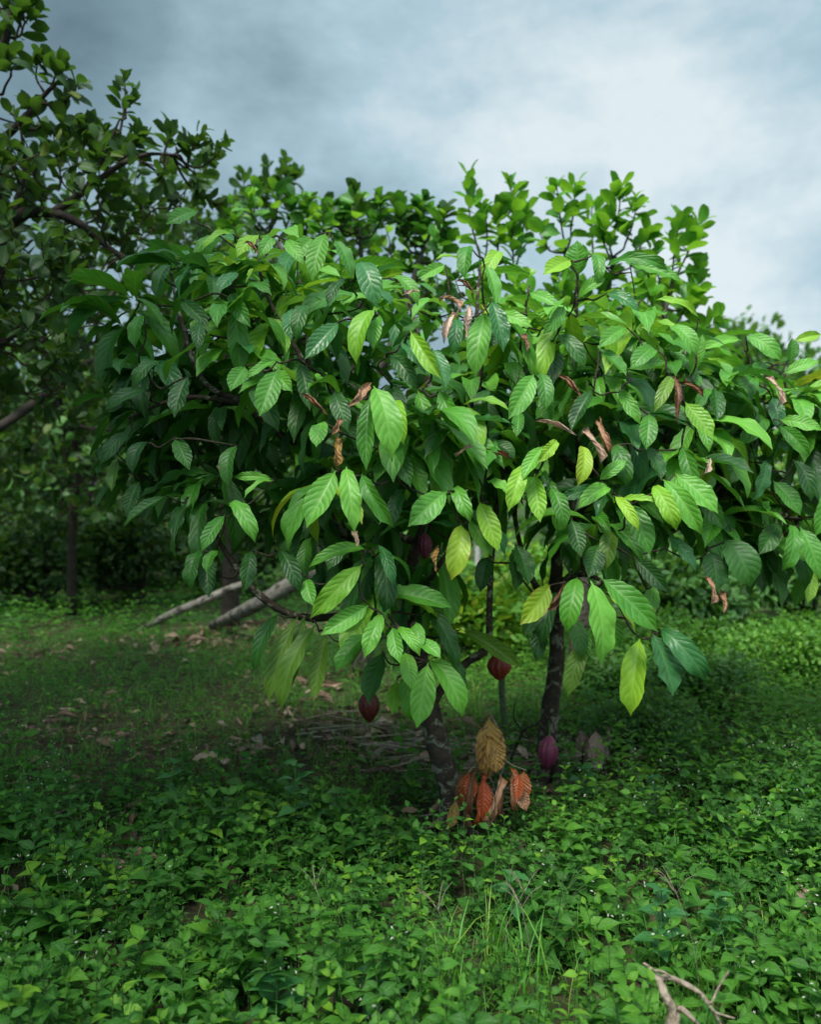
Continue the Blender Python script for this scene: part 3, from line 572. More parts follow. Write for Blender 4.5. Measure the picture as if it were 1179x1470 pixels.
pod(610, 784, 3.80, .115, .032, 'pod_purple', T1, b1, 'small purple brown pod high on the stem', P(620, 735, 4.0))
pod(787, 1081, 4.42, .175, .050, 'pod_purple', T2, b2, 'ribbed purple pod hanging at the trunk base', P(788, 1035, 4.62), (.1, .1))

# ------------------------------------------------------------------ oval-leaved trees rising behind
def shoot_leaves(LVs, p0, p1, n, size, mk, r, up=.45):
    ax = nrm(p1-p0); a = nrm(np.cross(ax, (0.3, .2, 1) if abs(ax[2]) < .8 else (1, .2, 0))); b = np.cross(ax, a)
    for j in range(n):
        t = (j+.5)/n; t = t**.7; th = j*2.4+r.normal(0, .3); c = p0+(p1-p0)*t
        hz = a*math.cos(th)+b*math.sin(th); 
        lift = up*r.uniform(.4, 1.9)+.9*t**3; c = c+r.normal(0, .012, 3)
        D = nrm(hz+ax*lift+np.array((0, 0, -.35*(1-t)))+r.normal(0, .18, 3)); N = nrm(ax+np.array((0, 0, .3))-hz*lift*.4+r.normal(0, .55, 3))
        LVs.add(D, N, size*r.uniform(.75, 1.15)*(1-.25*t**4), c, mk if not isinstance(mk, list) else mk[r.integers(len(mk))], r.uniform(.9, 1.15), 0)
def oval_tree(name, label, cat, base, trunk, limbs, shoots, polys, n, dr, size, mk, nind, seed, group=None, leafn=(9, 14), bark='greybark', len_=(.18, .34), upv=.9, seedx=0):
    r = np.random.default_rng(seed); root = thing(name, label, cat, base, group); LVs = Leaves(OV, OVLO)
    tube_obj('trunk', [trunk], M[bark], root, base, 10, .06, 6)
    for lb in limbs: tube_obj('branch', [lb], M[bark], root, base, 8, .05, 6)
    LP, LR = limb_points(limbs+[trunk]); tw = []; an = []
    for s in shoots:                                       # x0 y0 x1 y1 d nleaves
        p0, p1 = P(s[0], s[1], s[4]), P(s[2], s[3], s[4]+r.uniform(-.1, .1)); k = s[5]
        shoot_leaves(LVs, p0, p1, int(k*1.35), size*1.08*(s[6] if len(s) > 6 else 1), mk, r); tw.append(([p0, (p0+p1)/2+r.normal(0, .012, 3), p1], [.008, .006, .003])); tw.append(connect(p0, nrm(p1-p0), LP, LR, .012, .006))
    for polygon, m_ in zip(polys, n):
        xs = [p[0] for p in polygon]; ys = [p[1] for p in polygon]; k = 0
        while k < m_:
            px, py = r.uniform(min(xs), max(xs)), r.uniform(min(ys), max(ys))
            if not inpoly(np.array([px]), np.array([py]), polygon)[0]: continue
            k += 1; d = r.uniform(*dr); c = P(px, py, d)
            i = int(np.argmin(np.linalg.norm(LP-c, axis=1))); out = nrm(c-LP[i]+r.normal(0, .1, 3))
            ax = nrm(out*.9+np.array((0, 0, upv))+r.normal(0, .3, 3)); ln = r.uniform(*len_); p1 = c+ax*ln
            shoot_leaves(LVs, c, p1, r.integers(*leafn), size, mk, r); tw.append(([c, p1], [.005, .003])); an.append((c, ax))
    grow_twigs(an, LP, LR, tw, .009, .005)
    b = Bulk()
    for pts, rad in tw:
        v, q, uv = tube(pts, rad, 5, 3, 0, False); b.raw(v, q, 0, .5, uv)
    o = b.build('twigs', [M['twig']], root, base); o['kind'] = 'stuff'
    LVs.emit(root, base, nind); return root
def Gd(px, d):
    p = P(px, 700, d); p[2] = hgt(p[0], p[1]); return p
# right-hand group of upright spires
bR = Gd(830, 6.6)
trR = ([bR, P(832, 900, 6.5), P(828, 760, 6.4), P(825, 640, 6.3), P(820, 520, 6.2)], [.09, .075, .065, .055, .04])
lbR = [([P(825, 640, 6.3), P(760, 540, 6.1), P(720, 460, 6.0), P(694, 400, 6.0)], [.04, .03, .02, .012]),
       ([P(820, 520, 6.2), P(812, 440, 6.1), P(812, 360, 6.0)], [.035, .022, .012]),
       ([P(825, 640, 6.3), P(900, 540, 6.1), P(945, 480, 6.0), P(960, 430, 6.0)], [.04, .03, .02, .012]),
       ([P(820, 520, 6.2), P(860, 440, 6.1), P(885, 370, 6.0)], [.03, .02, .012]),
       ([P(760, 540, 6.1), P(748, 470, 6.2), P(738, 400, 6.2)], [.025, .018, .01])]
shR = [(690, 370, 672, 250, 6.0, 16), (700, 345, 690, 290, 6.0, 8), (738, 390, 735, 268, 6.1, 24, 1.05), (750, 350, 758, 300, 6.2, 12), (715, 360, 716, 300, 6.1, 14), (815, 370, 800, 268, 6.0, 14), (820, 330, 826, 262, 6.1, 12), (852, 370, 850, 290, 6.2, 12),
       (875, 350, 892, 272, 5.9, 16), (898, 350, 915, 290, 5.9, 14), (880, 380, 862, 315, 5.9, 12), (905, 385, 930, 335, 5.9, 10), (955, 450, 940, 345, 6.0, 12, .85), (965, 420, 978, 310, 6.0, 20), (975, 390, 1005, 318, 6.0, 12), (985, 440, 1003, 380, 6.0, 14, 1.1), (975, 460, 998, 420, 6.0, 12, 1.1),
       (790, 360, 775, 335, 6.0, 6), (935, 430, 930, 370, 6.1, 8), (740, 450, 745, 400, 6.1, 14), (870, 430, 880, 390, 6.0, 12)]
oval_tree('oval_leaved_tree', 'pale green tree with rounded leaves on upright shoots behind the cocoa crown, right of centre', 'tree', bR, trR, lbR, shR,
          [[(690, 430), (780, 430), (900, 420), (990, 450), (1010, 560), (900, 640), (720, 600)]], [90], (5.9, 6.7), .14, ['oval', 'oval', 'oval', 'mid'], 300, 5)
bL = Gd(520, 7.0)
trL = ([bL, P(520, 880, 6.9), P(515, 740, 6.8), P(510, 600, 6.7), P(512, 480, 6.6)], [.09, .08, .07, .055, .04])
lbL = [([P(510, 600, 6.7), P(450, 470, 6.5), P(420, 380, 6.4), P(370, 320, 6.4)], [.04, .03, .02, .01]),
       ([P(512, 480, 6.6), P(520, 400, 6.5), P(515, 320, 6.4)], [.03, .02, .01]),
       ([P(510, 600, 6.7), P(570, 480, 6.5), P(600, 380, 6.5), P(620, 330, 6.5)], [.04, .03, .02, .01])]
shL = [(365, 320, 368, 272, 6.3, 14), (395, 320, 400, 270, 6.4, 12), (440, 330, 443, 290, 6.4, 16), (410, 330, 420, 290, 6.4, 14), (470, 330, 478, 300, 6.4, 14), (512, 340, 510, 272, 6.3, 16), (540, 330, 545, 290, 6.3, 14), (570, 330, 575, 293, 6.4, 16), (600, 335, 608, 290, 6.4, 18), (625, 345, 640, 305, 6.4, 16), (580, 350, 600, 320, 6.4, 12), (340, 340, 330, 300, 6.4, 14), (630, 370, 645, 340, 6.4, 10), (490, 330, 492, 305, 6.4, 10)]
oval_tree('oval_leaved_tree', 'green tree with small rounded leaves behind the cocoa crown, left of centre', 'tree', bL, trL, lbL, shL,
          [[(330, 330), (400, 315), (520, 320), (640, 345), (650, 480), (600, 600), (400, 620), (330, 480)]], [110], (6.2, 7.2), .125, ['oval', 'mid', 'dark', 'ovaldark'], 300, 6)  # dark leaf colours mixed in to paint the left side's shade

# ------------------------------------------------------------------ dark trees on the left
bA = Gd(-75, 5.6)
trA = ([bA, P(-70, 900, 5.6), P(-62, 700, 5.5), P(-45, 520, 5.4), P(-18, 400, 5.3), P(-8, 330, 5.3), P(-20, 220, 5.2), P(-10, 100, 5.2)], [.15, .135, .12, .11, .09, .075, .05, .03])
lbA = [([P(-10, 340, 5.3), P(30, 308, 5.2), P(75, 306, 5.2), P(115, 322, 5.2), P(150, 352, 5.3), P(195, 378, 5.3)], [.055, .036, .03, .025, .018, .010]),
       ([P(75, 306, 5.2), P(120, 275, 5.2), P(170, 238, 5.2), P(210, 222, 5.2), P(250, 222, 5.2)], [.026, .020, .016, .012, .006]),
       ([P(-20, 220, 5.2), P(25, 180, 5.1), P(60, 140, 5.1), P(90, 110, 5.1)], [.03, .02, .014, .008]),
       ([P(-10, 100, 5.2), P(10, 50, 5.1), P(15, 10, 5.1)], [.03, .02, .008]),
       ([P(-45, 520, 5.4), P(20, 480, 5.6), P(60, 440, 5.7), P(85, 395, 5.8)], [.03, .02, .014, .008]),
       ([P(120, 275, 5.2), P(150, 220, 5.2), P(172, 170, 5.2)], [.014, .010, .005]),
       ([P(20, 308, 5.2), P(35, 240, 5.2), P(30, 190, 5.2)], [.02, .014, .007]),
       ([P(-20, 400, 5.3), P(-120, 300, 5.0), P(-220, 180, 4.8)], [.05, .035, .015]),
       ([P(-45, 520, 5.4), P(-160, 420, 4.9), P(-300, 330, 4.5)], [.05, .035, .015]),
       ([P(-8, 330, 5.3), P(-90, 200, 4.6), P(-150, 60, 4.1)], [.045, .03, .012])]
shA = [(20, 60, 32, 0, 5.1, 12, 1.1), (5, 40, 5, -30, 5.1, 12), (30, 50, 52, 15, 5.1, 9), (70, 130, 85, 88, 5.1, 12, 1.1), (90, 150, 112, 120, 5.1, 9), (55, 120, 55, 85, 5.1, 8), (172, 190, 178, 108, 5.2, 12, .8), (180, 170, 190, 130, 5.2, 6, .8), (235, 222, 240, 185, 5.2, 12), (250, 222, 290, 190, 5.3, 12, .8), (290, 240, 322, 200, 5.3, 12, .75), (270, 240, 280, 205, 5.3, 8),
       (170, 230, 200, 190, 5.2, 10), (130, 200, 130, 185, 5.2, 10), (240, 230, 232, 262, 5.2, 8), (280, 250, 285, 270, 5.3, 8, .8), (230, 260, 246, 285, 5.3, 8), (290, 280, 310, 290, 5.4, 10, .8), (60, 180, 40, 150, 5.1, 10), (100, 190, 90, 160, 5.1, 10), (15, 110, 10, 80, 5.1, 10), (110, 170, 125, 185, 5.1, 9)]
oval_tree('oval_leaved_tree', 'large dark tree filling the upper left corner, limbs reaching right', 'tree', bA, trA, lbA, shA,
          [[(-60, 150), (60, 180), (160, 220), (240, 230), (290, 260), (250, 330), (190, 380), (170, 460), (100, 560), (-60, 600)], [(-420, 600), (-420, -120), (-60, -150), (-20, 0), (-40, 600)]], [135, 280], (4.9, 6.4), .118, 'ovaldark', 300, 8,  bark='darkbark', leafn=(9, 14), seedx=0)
bB = Gd(100, 10.5)
trB = ([bB, P(103, 780, 10.4), P(108, 700, 10.3), P(108, 640, 10.2), P(90, 580, 10), P(74, 560, 9.8)], [.06, .048, .045, .042, .04, .04])
lbB = [([P(74, 560, 9.8), P(40, 585, 9.4), P(0, 612, 9.0), P(-60, 640, 8.8)], [.05, .05, .05, .05]),
       ([P(74, 560, 9.8), P(110, 530, 9.6), P(150, 510, 9.5), P(185, 490, 9.5)], [.055, .045, .035, .02]),
       ([P(76, 560, 9.75), P(85, 590, 9.6), P(110, 610, 9.5), P(140, 616, 9.4), P(165, 617, 9.4)], [.032, .028, .024, .02, .015]),
       ([P(74, 560, 9.8), P(60, 480, 9.8), P(70, 400, 9.8)], [.05, .04, .02]),
       ([P(110, 530, 9.6), P(150, 440, 9.7), P(200, 370, 9.8)], [.04, .03, .012])]
oval_tree('oval_leaved_tree', 'shaded tree deeper in the grove at left with a thin trunk and forked pale limb', 'tree', bB, trB, lbB, [],
          [[(-150, 330), (60, 330), (230, 300), (330, 320), (330, 420), (300, 600), (240, 700), (130, 740), (-150, 760)]], [420], (8.8, 11), .15, ['ovaldark', 'ovaldark', 'far'], 200, 9, bark='darkbark', leafn=(8, 13), len_=(.25, .5))
bC = Gd(330, 9.5)
trC = ([bC, P(330, 800, 9.4), P(325, 650, 9.2), P(330, 500, 9.1), P(340, 380, 9.0)], [.10, .085, .07, .05, .03])
lbC = [([P(330, 500, 9.1), P(370, 400, 8.9), P(395, 300, 8.8), P(400, 262, 8.8)], [.04, .03, .02, .008]), ([P(325, 650, 9.2), P(270, 520, 9.1), P(250, 420, 9.0)], [.04, .03, .015])]
shC = [(395, 285, 384, 240, 8.6, 14), (405, 280, 412, 232, 8.6, 18), (350, 300, 350, 252, 8.6, 14), (375, 290, 372, 262, 8.6, 12), (415, 270, 424, 250, 8.6, 9)]
oval_tree('oval_leaved_tree', 'dark tree between the left grove and the cocoa crown, top shoots above the leaves', 'tree', bC, trC, lbC, shC,
          [[(220, 340), (300, 310), (420, 280), (440, 400), (430, 600), (300, 700), (210, 640)]], [120], (8.6, 10), .14, ['ovaldark', 'ovaldark', 'far'], 80, 10, bark='darkbark')

# ------------------------------------------------------------------ bushes and far trees
def leafy_mass(name, label, cat, px, d, wid, hei, dep, zc, n, size, mk, seed, trunk=True, group=None, lobes=9, tm=None, bark='darkbark'):
    r = np.random.default_rng(seed); base = Gd(px, d); root = thing(name, label, cat, base, group)
    cen = base+np.array((0, 0, zc)); lob = []
    for k in range(lobes):
        a = r.uniform(0, 6.28); e = r.uniform(-.5, 1); q = np.array((math.cos(a)*math.cos(e)*wid*.5, math.sin(a)*math.cos(e)*dep*.5, math.sin(e)*hei*.5))*r.uniform(.35, .72); lob.append((cen+q, r.uniform(.28, .48)))
    br = []
    for c, s in lob:
        br.append(([base+np.array((0, 0, zc*.25)), base*.4+c*.6+np.array((0, 0, -.1)), c], [max(.02, wid*.018), max(.014, wid*.011), max(.006, wid*.004)]))
    tube_obj('trunk', [([base-np.array((0, 0, .05)), base+np.array((wid*.02, 0, zc*.5)), cen], [max(.02, wid*.03), max(.018, wid*.022), max(.01, wid*.01)])], M[bark], root, base, 8)
    if trunk: tube_obj('branch', br, M[bark], root, base, 6)
    b = Bulk(); Ts = []; Os = []
    for c, s in lob:
        m_ = n//lobes; v = nrm(r.normal(0, 1, (m_, 3))); rad = r.random((m_, 1))**.33
        bump = 1+.28*np.sin(v[:, :1]*5+c[0]*3)*np.cos(v[:, 2:]*6+c[2])
        Ts.append(c+v*rad*bump*np.array((wid, dep, hei))*s*.62); Os.append(v)
    T = np.vstack(Ts); O = np.vstack(Os); ok = T[:, 2] > hgt(T[:, 0], T[:, 1])+.02; T, O = T[ok], O[ok]
    D = nrm(O+r.normal(0, .7, O.shape)+np.array((0, 0, -.15))); N = nrm(O*.5+np.array((0, 0, .9))+r.normal(0, .4, O.shape))
    for k, t in enumerate(tm or OVF):
        s_ = slice(k, None, len(tm or OVF)); b.add(t, frames(D[s_], N[s_], size*r.uniform(.7, 1.3, len(T[s_]))), T[s_])
    o = b.build('crown', [M[mk]], root, base); return root
far = [(1040, 26, 4.6, 4.2, 4.0, 4.35, 'far', 'rounded far tree showing just right of the spires, above the right cocoa crown'), (1215, 22, 4.2, 3.6, 3.6, 3.3, 'far', 'far tree cut by the right edge beyond the drooping cocoa leaves'),
       (900, 30, 6, 4, 4, 3.2, 'far', 'far tree hidden behind the upright shoots'), (700, 28, 6, 4, 4, 2.6, 'far', 'far tree behind the middle of the cocoa crown'), (450, 27, 6, 4.5, 4, 2.6, 'far', 'far tree behind the left of the cocoa crown'),
       (180, 22, 6, 4.6, 4, 2.6, 'far', 'far tree closing the grove at left'), (-40, 20, 6, 5, 4, 2.8, 'far', 'far tree at the left edge of the grove'), (1400, 24, 6, 5, 4, 2.8, 'far', 'far tree beyond the right edge')]
for i, (px, d, wd, he, dp, zc, mk, lb) in enumerate(far): leafy_mass('far_tree', lb, 'tree', px, d, wd, he, dp, zc, 2600, .31, mk, 50+i, lobes=16)
bush = [(700, 7.6, 1.3, .8, .8, .42, 'farlight', 'sunlit yellow green bush seen through the gap under the cocoa crown', .085), (775, 9.0, 1.4, 1.0, 1.0, .5, 'farlight', 'bright bush behind the upright cocoa trunk', .085),
        (950, 8.6, 1.9, 1.3, 1.2, .62, 'far', 'dark green bush at the back of the clearing under the right branches', .09), (1060, 9.4, 1.8, 1.1, 1.1, .6, 'far', 'dark bush beyond the clearing, left of the right edge', .09), (1165, 9.8, 1.9, 1.2, 1.2, .6, 'far', 'broad bush at the right edge of the clearing', .10),
        (1180, 13, 2.6, 2.6, 2, 1.6, 'far', 'pale green bushy tree behind the right cocoa leaves', .13), (1080, 15, 3, 2.6, 2, 1.5, 'farlight', 'light green bushy tree low behind the right cocoa crown', .13),
        (880, 12, 2.4, 2.2, 2, 1.1, 'far', 'tall bush behind the right cocoa tree', .12), (620, 13, 2.6, 2.0, 2, 1.0, 'far', 'tall bush behind the middle of the crown', .12), (500, 12.5, 2.4, 2.2, 2, 1.1, 'far', 'tall bush behind the left part of the crown', .12),
        (20, 13.5, 2.4, 1.6, 1.6, .75, 'far', 'low shaded bush at the left edge under the grove', .11), (150, 13, 2.2, 1.5, 1.5, .7, 'far', 'shaded bush right of the thin grove trunk', .11), (255, 13.5, 2.2, 1.9, 1.5, .85, 'far', 'shaded bush behind the thin leaning log', .11), (350, 12.6, 2.0, 1.7, 1.5, .75, 'far', 'shaded bush behind the thick pale log', .11),
        (60, 11.2, 2.0, 1.3, 1.2, .62, 'far', 'shaded bush in front of the thin grove trunk', .10), (200, 11.5, 1.9, 1.5, 1.2, .7, 'far', 'shaded leafy bush under the left cocoa leaves', .10), (110, 13, 2.6, 3.4, 2, 2.6, 'far', 'tall shaded shrub just behind the grove trunk', .13), (80, 16, 3.4, 3.4, 2, 1.7, 'far', 'tall thicket bush behind the grove trunk', .14), (240, 17, 3.4, 3.6, 2, 1.8, 'far', 'tall thicket bush deep in the grove', .14), (-60, 15, 3.4, 3.4, 2, 1.7, 'far', 'tall thicket bush off the left edge', .14), (400, 16, 3.4, 3.2, 2, 1.6, 'far', 'tall thicket bush behind the left cocoa leaves', .14)]
for i, (px, d, wd, he, dp, zc, mk, lb, sz, nn) in enumerate([
        (925, 5.15, .85, .40, .6, .17, 'far', 'low dark fine leaved shrub right of the upright cocoa trunk', .034, 3000), (1020, 5.9, 1.0, .42, .7, .19, 'far', 'low fine leaved shrub in the right clearing', .038, 2600),
        (1140, 6.6, 1.2, .55, .8, .26, 'shrub', 'light green weedy shrub near the right edge of the clearing', .045, 2400), (980, 7.2, 1.2, .55, .8, .26, 'shrub', 'light green weedy shrub in front of the dark hedge', .045, 2200),
        (880, 6.4, .8, .40, .6, .18, 'far', 'small shrub behind the large hanging cocoa leaves', .038, 1800)]): leafy_mass('shrub', lb, 'shrub', px, d, wd, he, dp, zc, nn, sz, mk, 140+i, lobes=7)
for i, (px, d, wd, he, dp, zc, mk, lb, sz) in enumerate(bush):
    if px < 420: mk = 'ovaldark'  # left bushes take the darkened leaf colour in place of real shade
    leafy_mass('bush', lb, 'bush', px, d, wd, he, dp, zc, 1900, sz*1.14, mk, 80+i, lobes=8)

# ------------------------------------------------------------------ logs, stakes, sticks
def log(name, label, cat, pts, rad, mat, sides=12, rough=.05, parts=(), group=None):
    base = np.array(pts[0], float); root = thing(name, label, cat, base, group); tube_obj('stem', [(pts, rad)], mat, root, base, sides, rough, 5)
    for p, r_ in parts: tube_obj('twig', [(p, r_)], mat, root, base, 6, .05, 4)
    return root
a0 = G(305, 905); a1 = P(360, 872, 8.3); a2 = P(430, 832, 8.1); a3 = P(452, 821, 8.0)
log('fallen_log', 'thick pale grey fallen log with dark flecks, leaning behind the lower left cocoa leaves', 'log', [a0+np.array((0, 0, .04)), a1, a2, a3], [.045, .068, .075, .072], M['log'], 16, .07)
c0 = G(192, 908); log('fallen_log', 'thin grey fallen log lying left of the thick pale log', 'log', [c0+np.array((0, 0, .02)), P(250, 880, 8.9), P(320, 850, 9.0), P(350, 838, 9.0)], [.025, .04, .042, .04], M['log'], 10, .05)
s0 = G(722, 1062); log('wooden_stake', 'thin mossy upright stem standing below the red cocoa pod', 'stake', [s0, P(724, 1030, 5.2), P(721, 990, 5.2), P(723, 950, 5.2)], [.024, .017, .020, .015], M['mossy'], 10, .16)
q0 = Gd(686, 10.0); log('pole', 'pale upright pole far behind, seen through the gap under the crown', 'pole', [q0, q0+np.array((0, 0, .7)), q0+np.array((.02, 0, 1.3))], [.032, .031, .03], M['paint'], 10, .0)
# dead branch in the bottom right corner
def fb(x, y, z=.16): return G(850+x/4.716, 1280+y/4.716, z+.14)
f0 = fb(520, 960, .05)
log('dead_branch', 'forked bare pale branch lying on the weeds in the bottom right corner', 'branch', [f0, fb(530, 860, .08), fb(552, 730, .12), fb(500, 620), fb(455, 512, .18), fb(400, 442, .20), fb(355, 405, .22)], [.017, .016, .014, .011, .009, .006, .003], M['stick'], 8, .12,
    [([fb(455, 512, .18), fb(510, 492, .19), fb(620, 530, .2), fb(740, 600, .18), fb(830, 720, .14), fb(920, 890, .08)], [.008, .0075, .007, .006, .004, .003]),
     ([fb(540, 900, .07), fb(570, 800, .10), fb(592, 705, .13), fb(650, 740, .14), fb(700, 795, .13), fb(732, 828, .1), fb(700, 900, .07)], [.012, .010, .008, .007, .005, .004, .003]),
     ([fb(830, 720, .14), fb(900, 740, .14), fb(970, 760, .14)], [.003, .0025, .002]), ([fb(420, 450, .2), fb(480, 455, .21), fb(540, 490, .2)], [.004, .003, .002]), ([fb(740, 600, .18), fb(800, 680, .2), fb(860, 560, .24), fb(930, 450, .28)], [.003, .003, .0025, .002])])
def stick_group(n, area, label, group, seed, z=.05, rad=(.004, .011), ln=(.2, .6)):
    r = np.random.default_rng(seed)
    for k in range(n):
        px, py = r.uniform(area[0], area[2]), r.uniform(area[1], area[3]); c = G(px, py, z*r.uniform(.3, 1.6)); a = r.uniform(-.7, .7)+(math.pi if r.random() < .5 else 0); L = r.uniform(*ln)
        d = np.array((math.cos(a), math.sin(a), r.uniform(-.1, .18))); p0 = c-d*L/2; p2 = c+d*L/2
        p0[2] = max(p0[2], hgt(p0[0], p0[1])+.01); p2[2] = max(p2[2], hgt(p2[0], p2[1])+.01)
        r0 = r.uniform(*rad); mid = (p0+p2)/2+r.normal(0, .02, 3)*np.array((1, 1, .4))
        o = tube_obj('stick', [([p0, mid, p2], [r0, r0*.85, r0*.5])], M['stick'], None, p0, 6, .1, 4); o.location = Vector(p0.tolist())
        tag(o, label.replace('stick', ('thick' if r0 > .0085 else 'thin' if r0 < .006 else 'middling')+(' long' if L > .42 else ' short' if L < .3 else '')+' stick', 1), 'stick', group)
stick_group(26, (560, 1045, 770, 1105), 'bare pale stick in the tangle between the two cocoa trunks', 'dead sticks between the cocoa trunks', 1)
stick_group(12, (480, 1020, 610, 1080), 'bare stick lying in dry leaves left of the leaning trunk', 'dead sticks left of the leaning trunk', 2)
stick_group(7, (660, 1130, 790, 1160), 'dark twiggy stick lying right of the red sprout', 'sticks right of the red sprout', 3, .04)
# dark arching twig pieces between trunks
log('dead_branch', 'thin dark forked branch arching between the two cocoa trunks', 'branch', [G(732, 1085, .05), P(752, 1050, 4.6), P(770, 1040, 4.6), P(790, 1020, 4.6)], [.008, .007, .006, .005], M['twig'], 6, .05, [([P(752, 1050, 4.6), P(738, 1030, 4.55), P(742, 1000, 4.5)], [.006, .004, .002])])

# ------------------------------------------------------------------ red-leaved sprout and dead leaf cluster
bs = G(700, 1185); root = thing('cocoa_sprout', 'drooping sprout of red young leaves and one big ochre leaf, right of the leaning trunk', 'sprout', bs)
tube_obj('stem', [([bs, P(712, 1140, 3.9), P(724, 1090, 3.9), P(722, 1060, 3.92), P(705, 1026, 3.95)], [.007, .006, .005, .004, .003])], M['stick'], root, bs, 6)
tube_obj('stem', [([P(724, 1090, 3.9), P(735, 1098, 3.88), P(756, 1106, 3.86)], [.004, .003, .002])], M['stick'], root, bs, 6)
tube_obj('stem', [([P(712, 1140, 3.9), P(700, 1110, 3.84), P(680, 1100, 3.8), P(655, 1148, 3.78)], [.005, .004, .003, .002])], M['stick'], root, bs, 6)
RD = """703 1028 701 1118 33 ochre|672 1106 668 1162 20 red|687 1103 680 1172 15 brown|693 1115 686 1177 17 red|731 1100 733 1160 21 red|753 1106 750 1150 18 red|717 1113 690 1180 22 brown|656 1148 648 1192 13 ochre|700 1100 694 1130 14 red|663 1120 660 1165 14 brown|738 1112 736 1165 12 brown|678 1108 676 1150 14 red|665 1110 655 1160 18 brown|697 1120 702 1172 16 brown|684 1125 672 1182 18 red|745 1112 742 1150 16 red|722 1120 712 1172 18 brown|708 1060 718 1110 22 ochre|696 1055 684 1108 20 ochre|740 1128 752 1166 16 brown|670 1150 664 1188 16 brown"""
for k, r in enumerate(parse(RD)):
    bx, by, tx, ty, wp = map(float, r[:5]); d = 3.82-.03*(k % 4); B, E = P(bx, by, d), P(tx, ty, d-.04); L = np.linalg.norm(E-B); wp *= 1.5; E[2] -= .01
    tm = CO[2] if k == 0 else (DEAD[k % 4] if k % 2 == 0 else CO[[5, 2, 8][k % 3]])
    Nv = np.array((random.uniform(-.55, .55) if k else .1, -1, random.uniform(0, .5))); E += np.array((random.uniform(-.02, .02), 0, 0)) if k else 0; ws = wp/FPX*d/(L*tm['ratio'])
    leaf_obj(tm, r[5], frames((E-B)[None], Nv[None], [L], [ws])[0], B, root, bs, 'leaf', {'ochre': 'ochre dying leaf', 'red': 'red young leaf', 'brown': 'brown withered leaf'}[r[5]])
bd = G(835, 1108); root = thing('dead_branch', 'withered twig of curled grey brown leaves leaning beside the purple pod', 'branch', bd)
tube_obj('stem', [([bd, P(838, 1080, 4.6), P(850, 1060, 4.6), P(868, 1040, 4.6)], [.008, .006, .005, .003]), ([P(838, 1080, 4.6), P(826, 1062, 4.55), P(810, 1058, 4.5)], [.005, .004, .003])], M['twig'], root, bd, 6)
DL = """808 1058 820 1088 30|814 1054 826 1084 26|838 1050 832 1082 24|846 1056 838 1096 30|856 1048 850 1098 26|872 1040 870 1074 12|864 1058 856 1100 22|838 1080 846 1112 26|850 1072 862 1108 20|790 1100 786 1122 26"""
for k, r in enumerate(parse(DL)):
    bx, by, tx, ty, wp = map(float, r[:5]); d = 4.52-.02*(k % 5); B, E = P(bx, by, d), P(tx, ty, d-.03); L = np.linalg.norm(E-B); tm = DEAD[k % 4] if k % 2 else CO[6+k % 4]; wp *= 1.4
    leaf_obj(tm, 'husk', frames((E-B)[None], np.array([[random.uniform(-.5, .5), -1, .4]]), [L], [min(1.9, wp/FPX*d/(L*tm['ratio']))])[0], B, root, bd, 'leaf')

# ------------------------------------------------------------------ ground cover
def gauss(x, y, spots):
    s = np.zeros_like(x)
    for (px, py, r_, a) in spots:
        g = G(px, py); s += a*np.exp(-((x-g[0])**2+((y-g[1]))**2)/(2*r_*r_))
    return s
LIT = [(350, 1090, .22, 1), (300, 930, .45, 1), (560, 1060, .38, 1.2), (700, 1085, .35, 1.2), (100, 1050, .22, .8), (190, 1215, .20, .9), (20, 945, .45, .9), (1165, 1312, .10, .9), (850, 1075, .22, 1), (400, 905, .6, .9), (455, 990, .3, .9), (640, 1170, .14, .8), (150, 1060, .3, .5), (500, 1040, .3, .8), (10, 1270, .12, .6), (580, 1335, .10, .5), (840, 1000, .3, .5), (240, 1080, .5, .35), (980, 1050, .3, .3), (825, 1125, .22, 1.3), (780, 1110, .15, 1)]
def vn(x, y, s=1.0, o=0.0):
    return (np.sin(x*s*1.7+o+1.3*np.sin(y*s*1.1+o))+np.sin(y*s*2.3+o*2+1.1*np.sin(x*s*1.9))+np.sin((x+y)*s*3.7+o*3)*.6)/2.6
def field(n, y0, y1, margin=.24):
    n = int(n*1.2); y = np.sqrt(rng.uniform(y0*y0, y1*y1, n)); hw = (.463+margin)*y+.25; x = rng.uniform(-1, 1, n)*hw
    return x, y
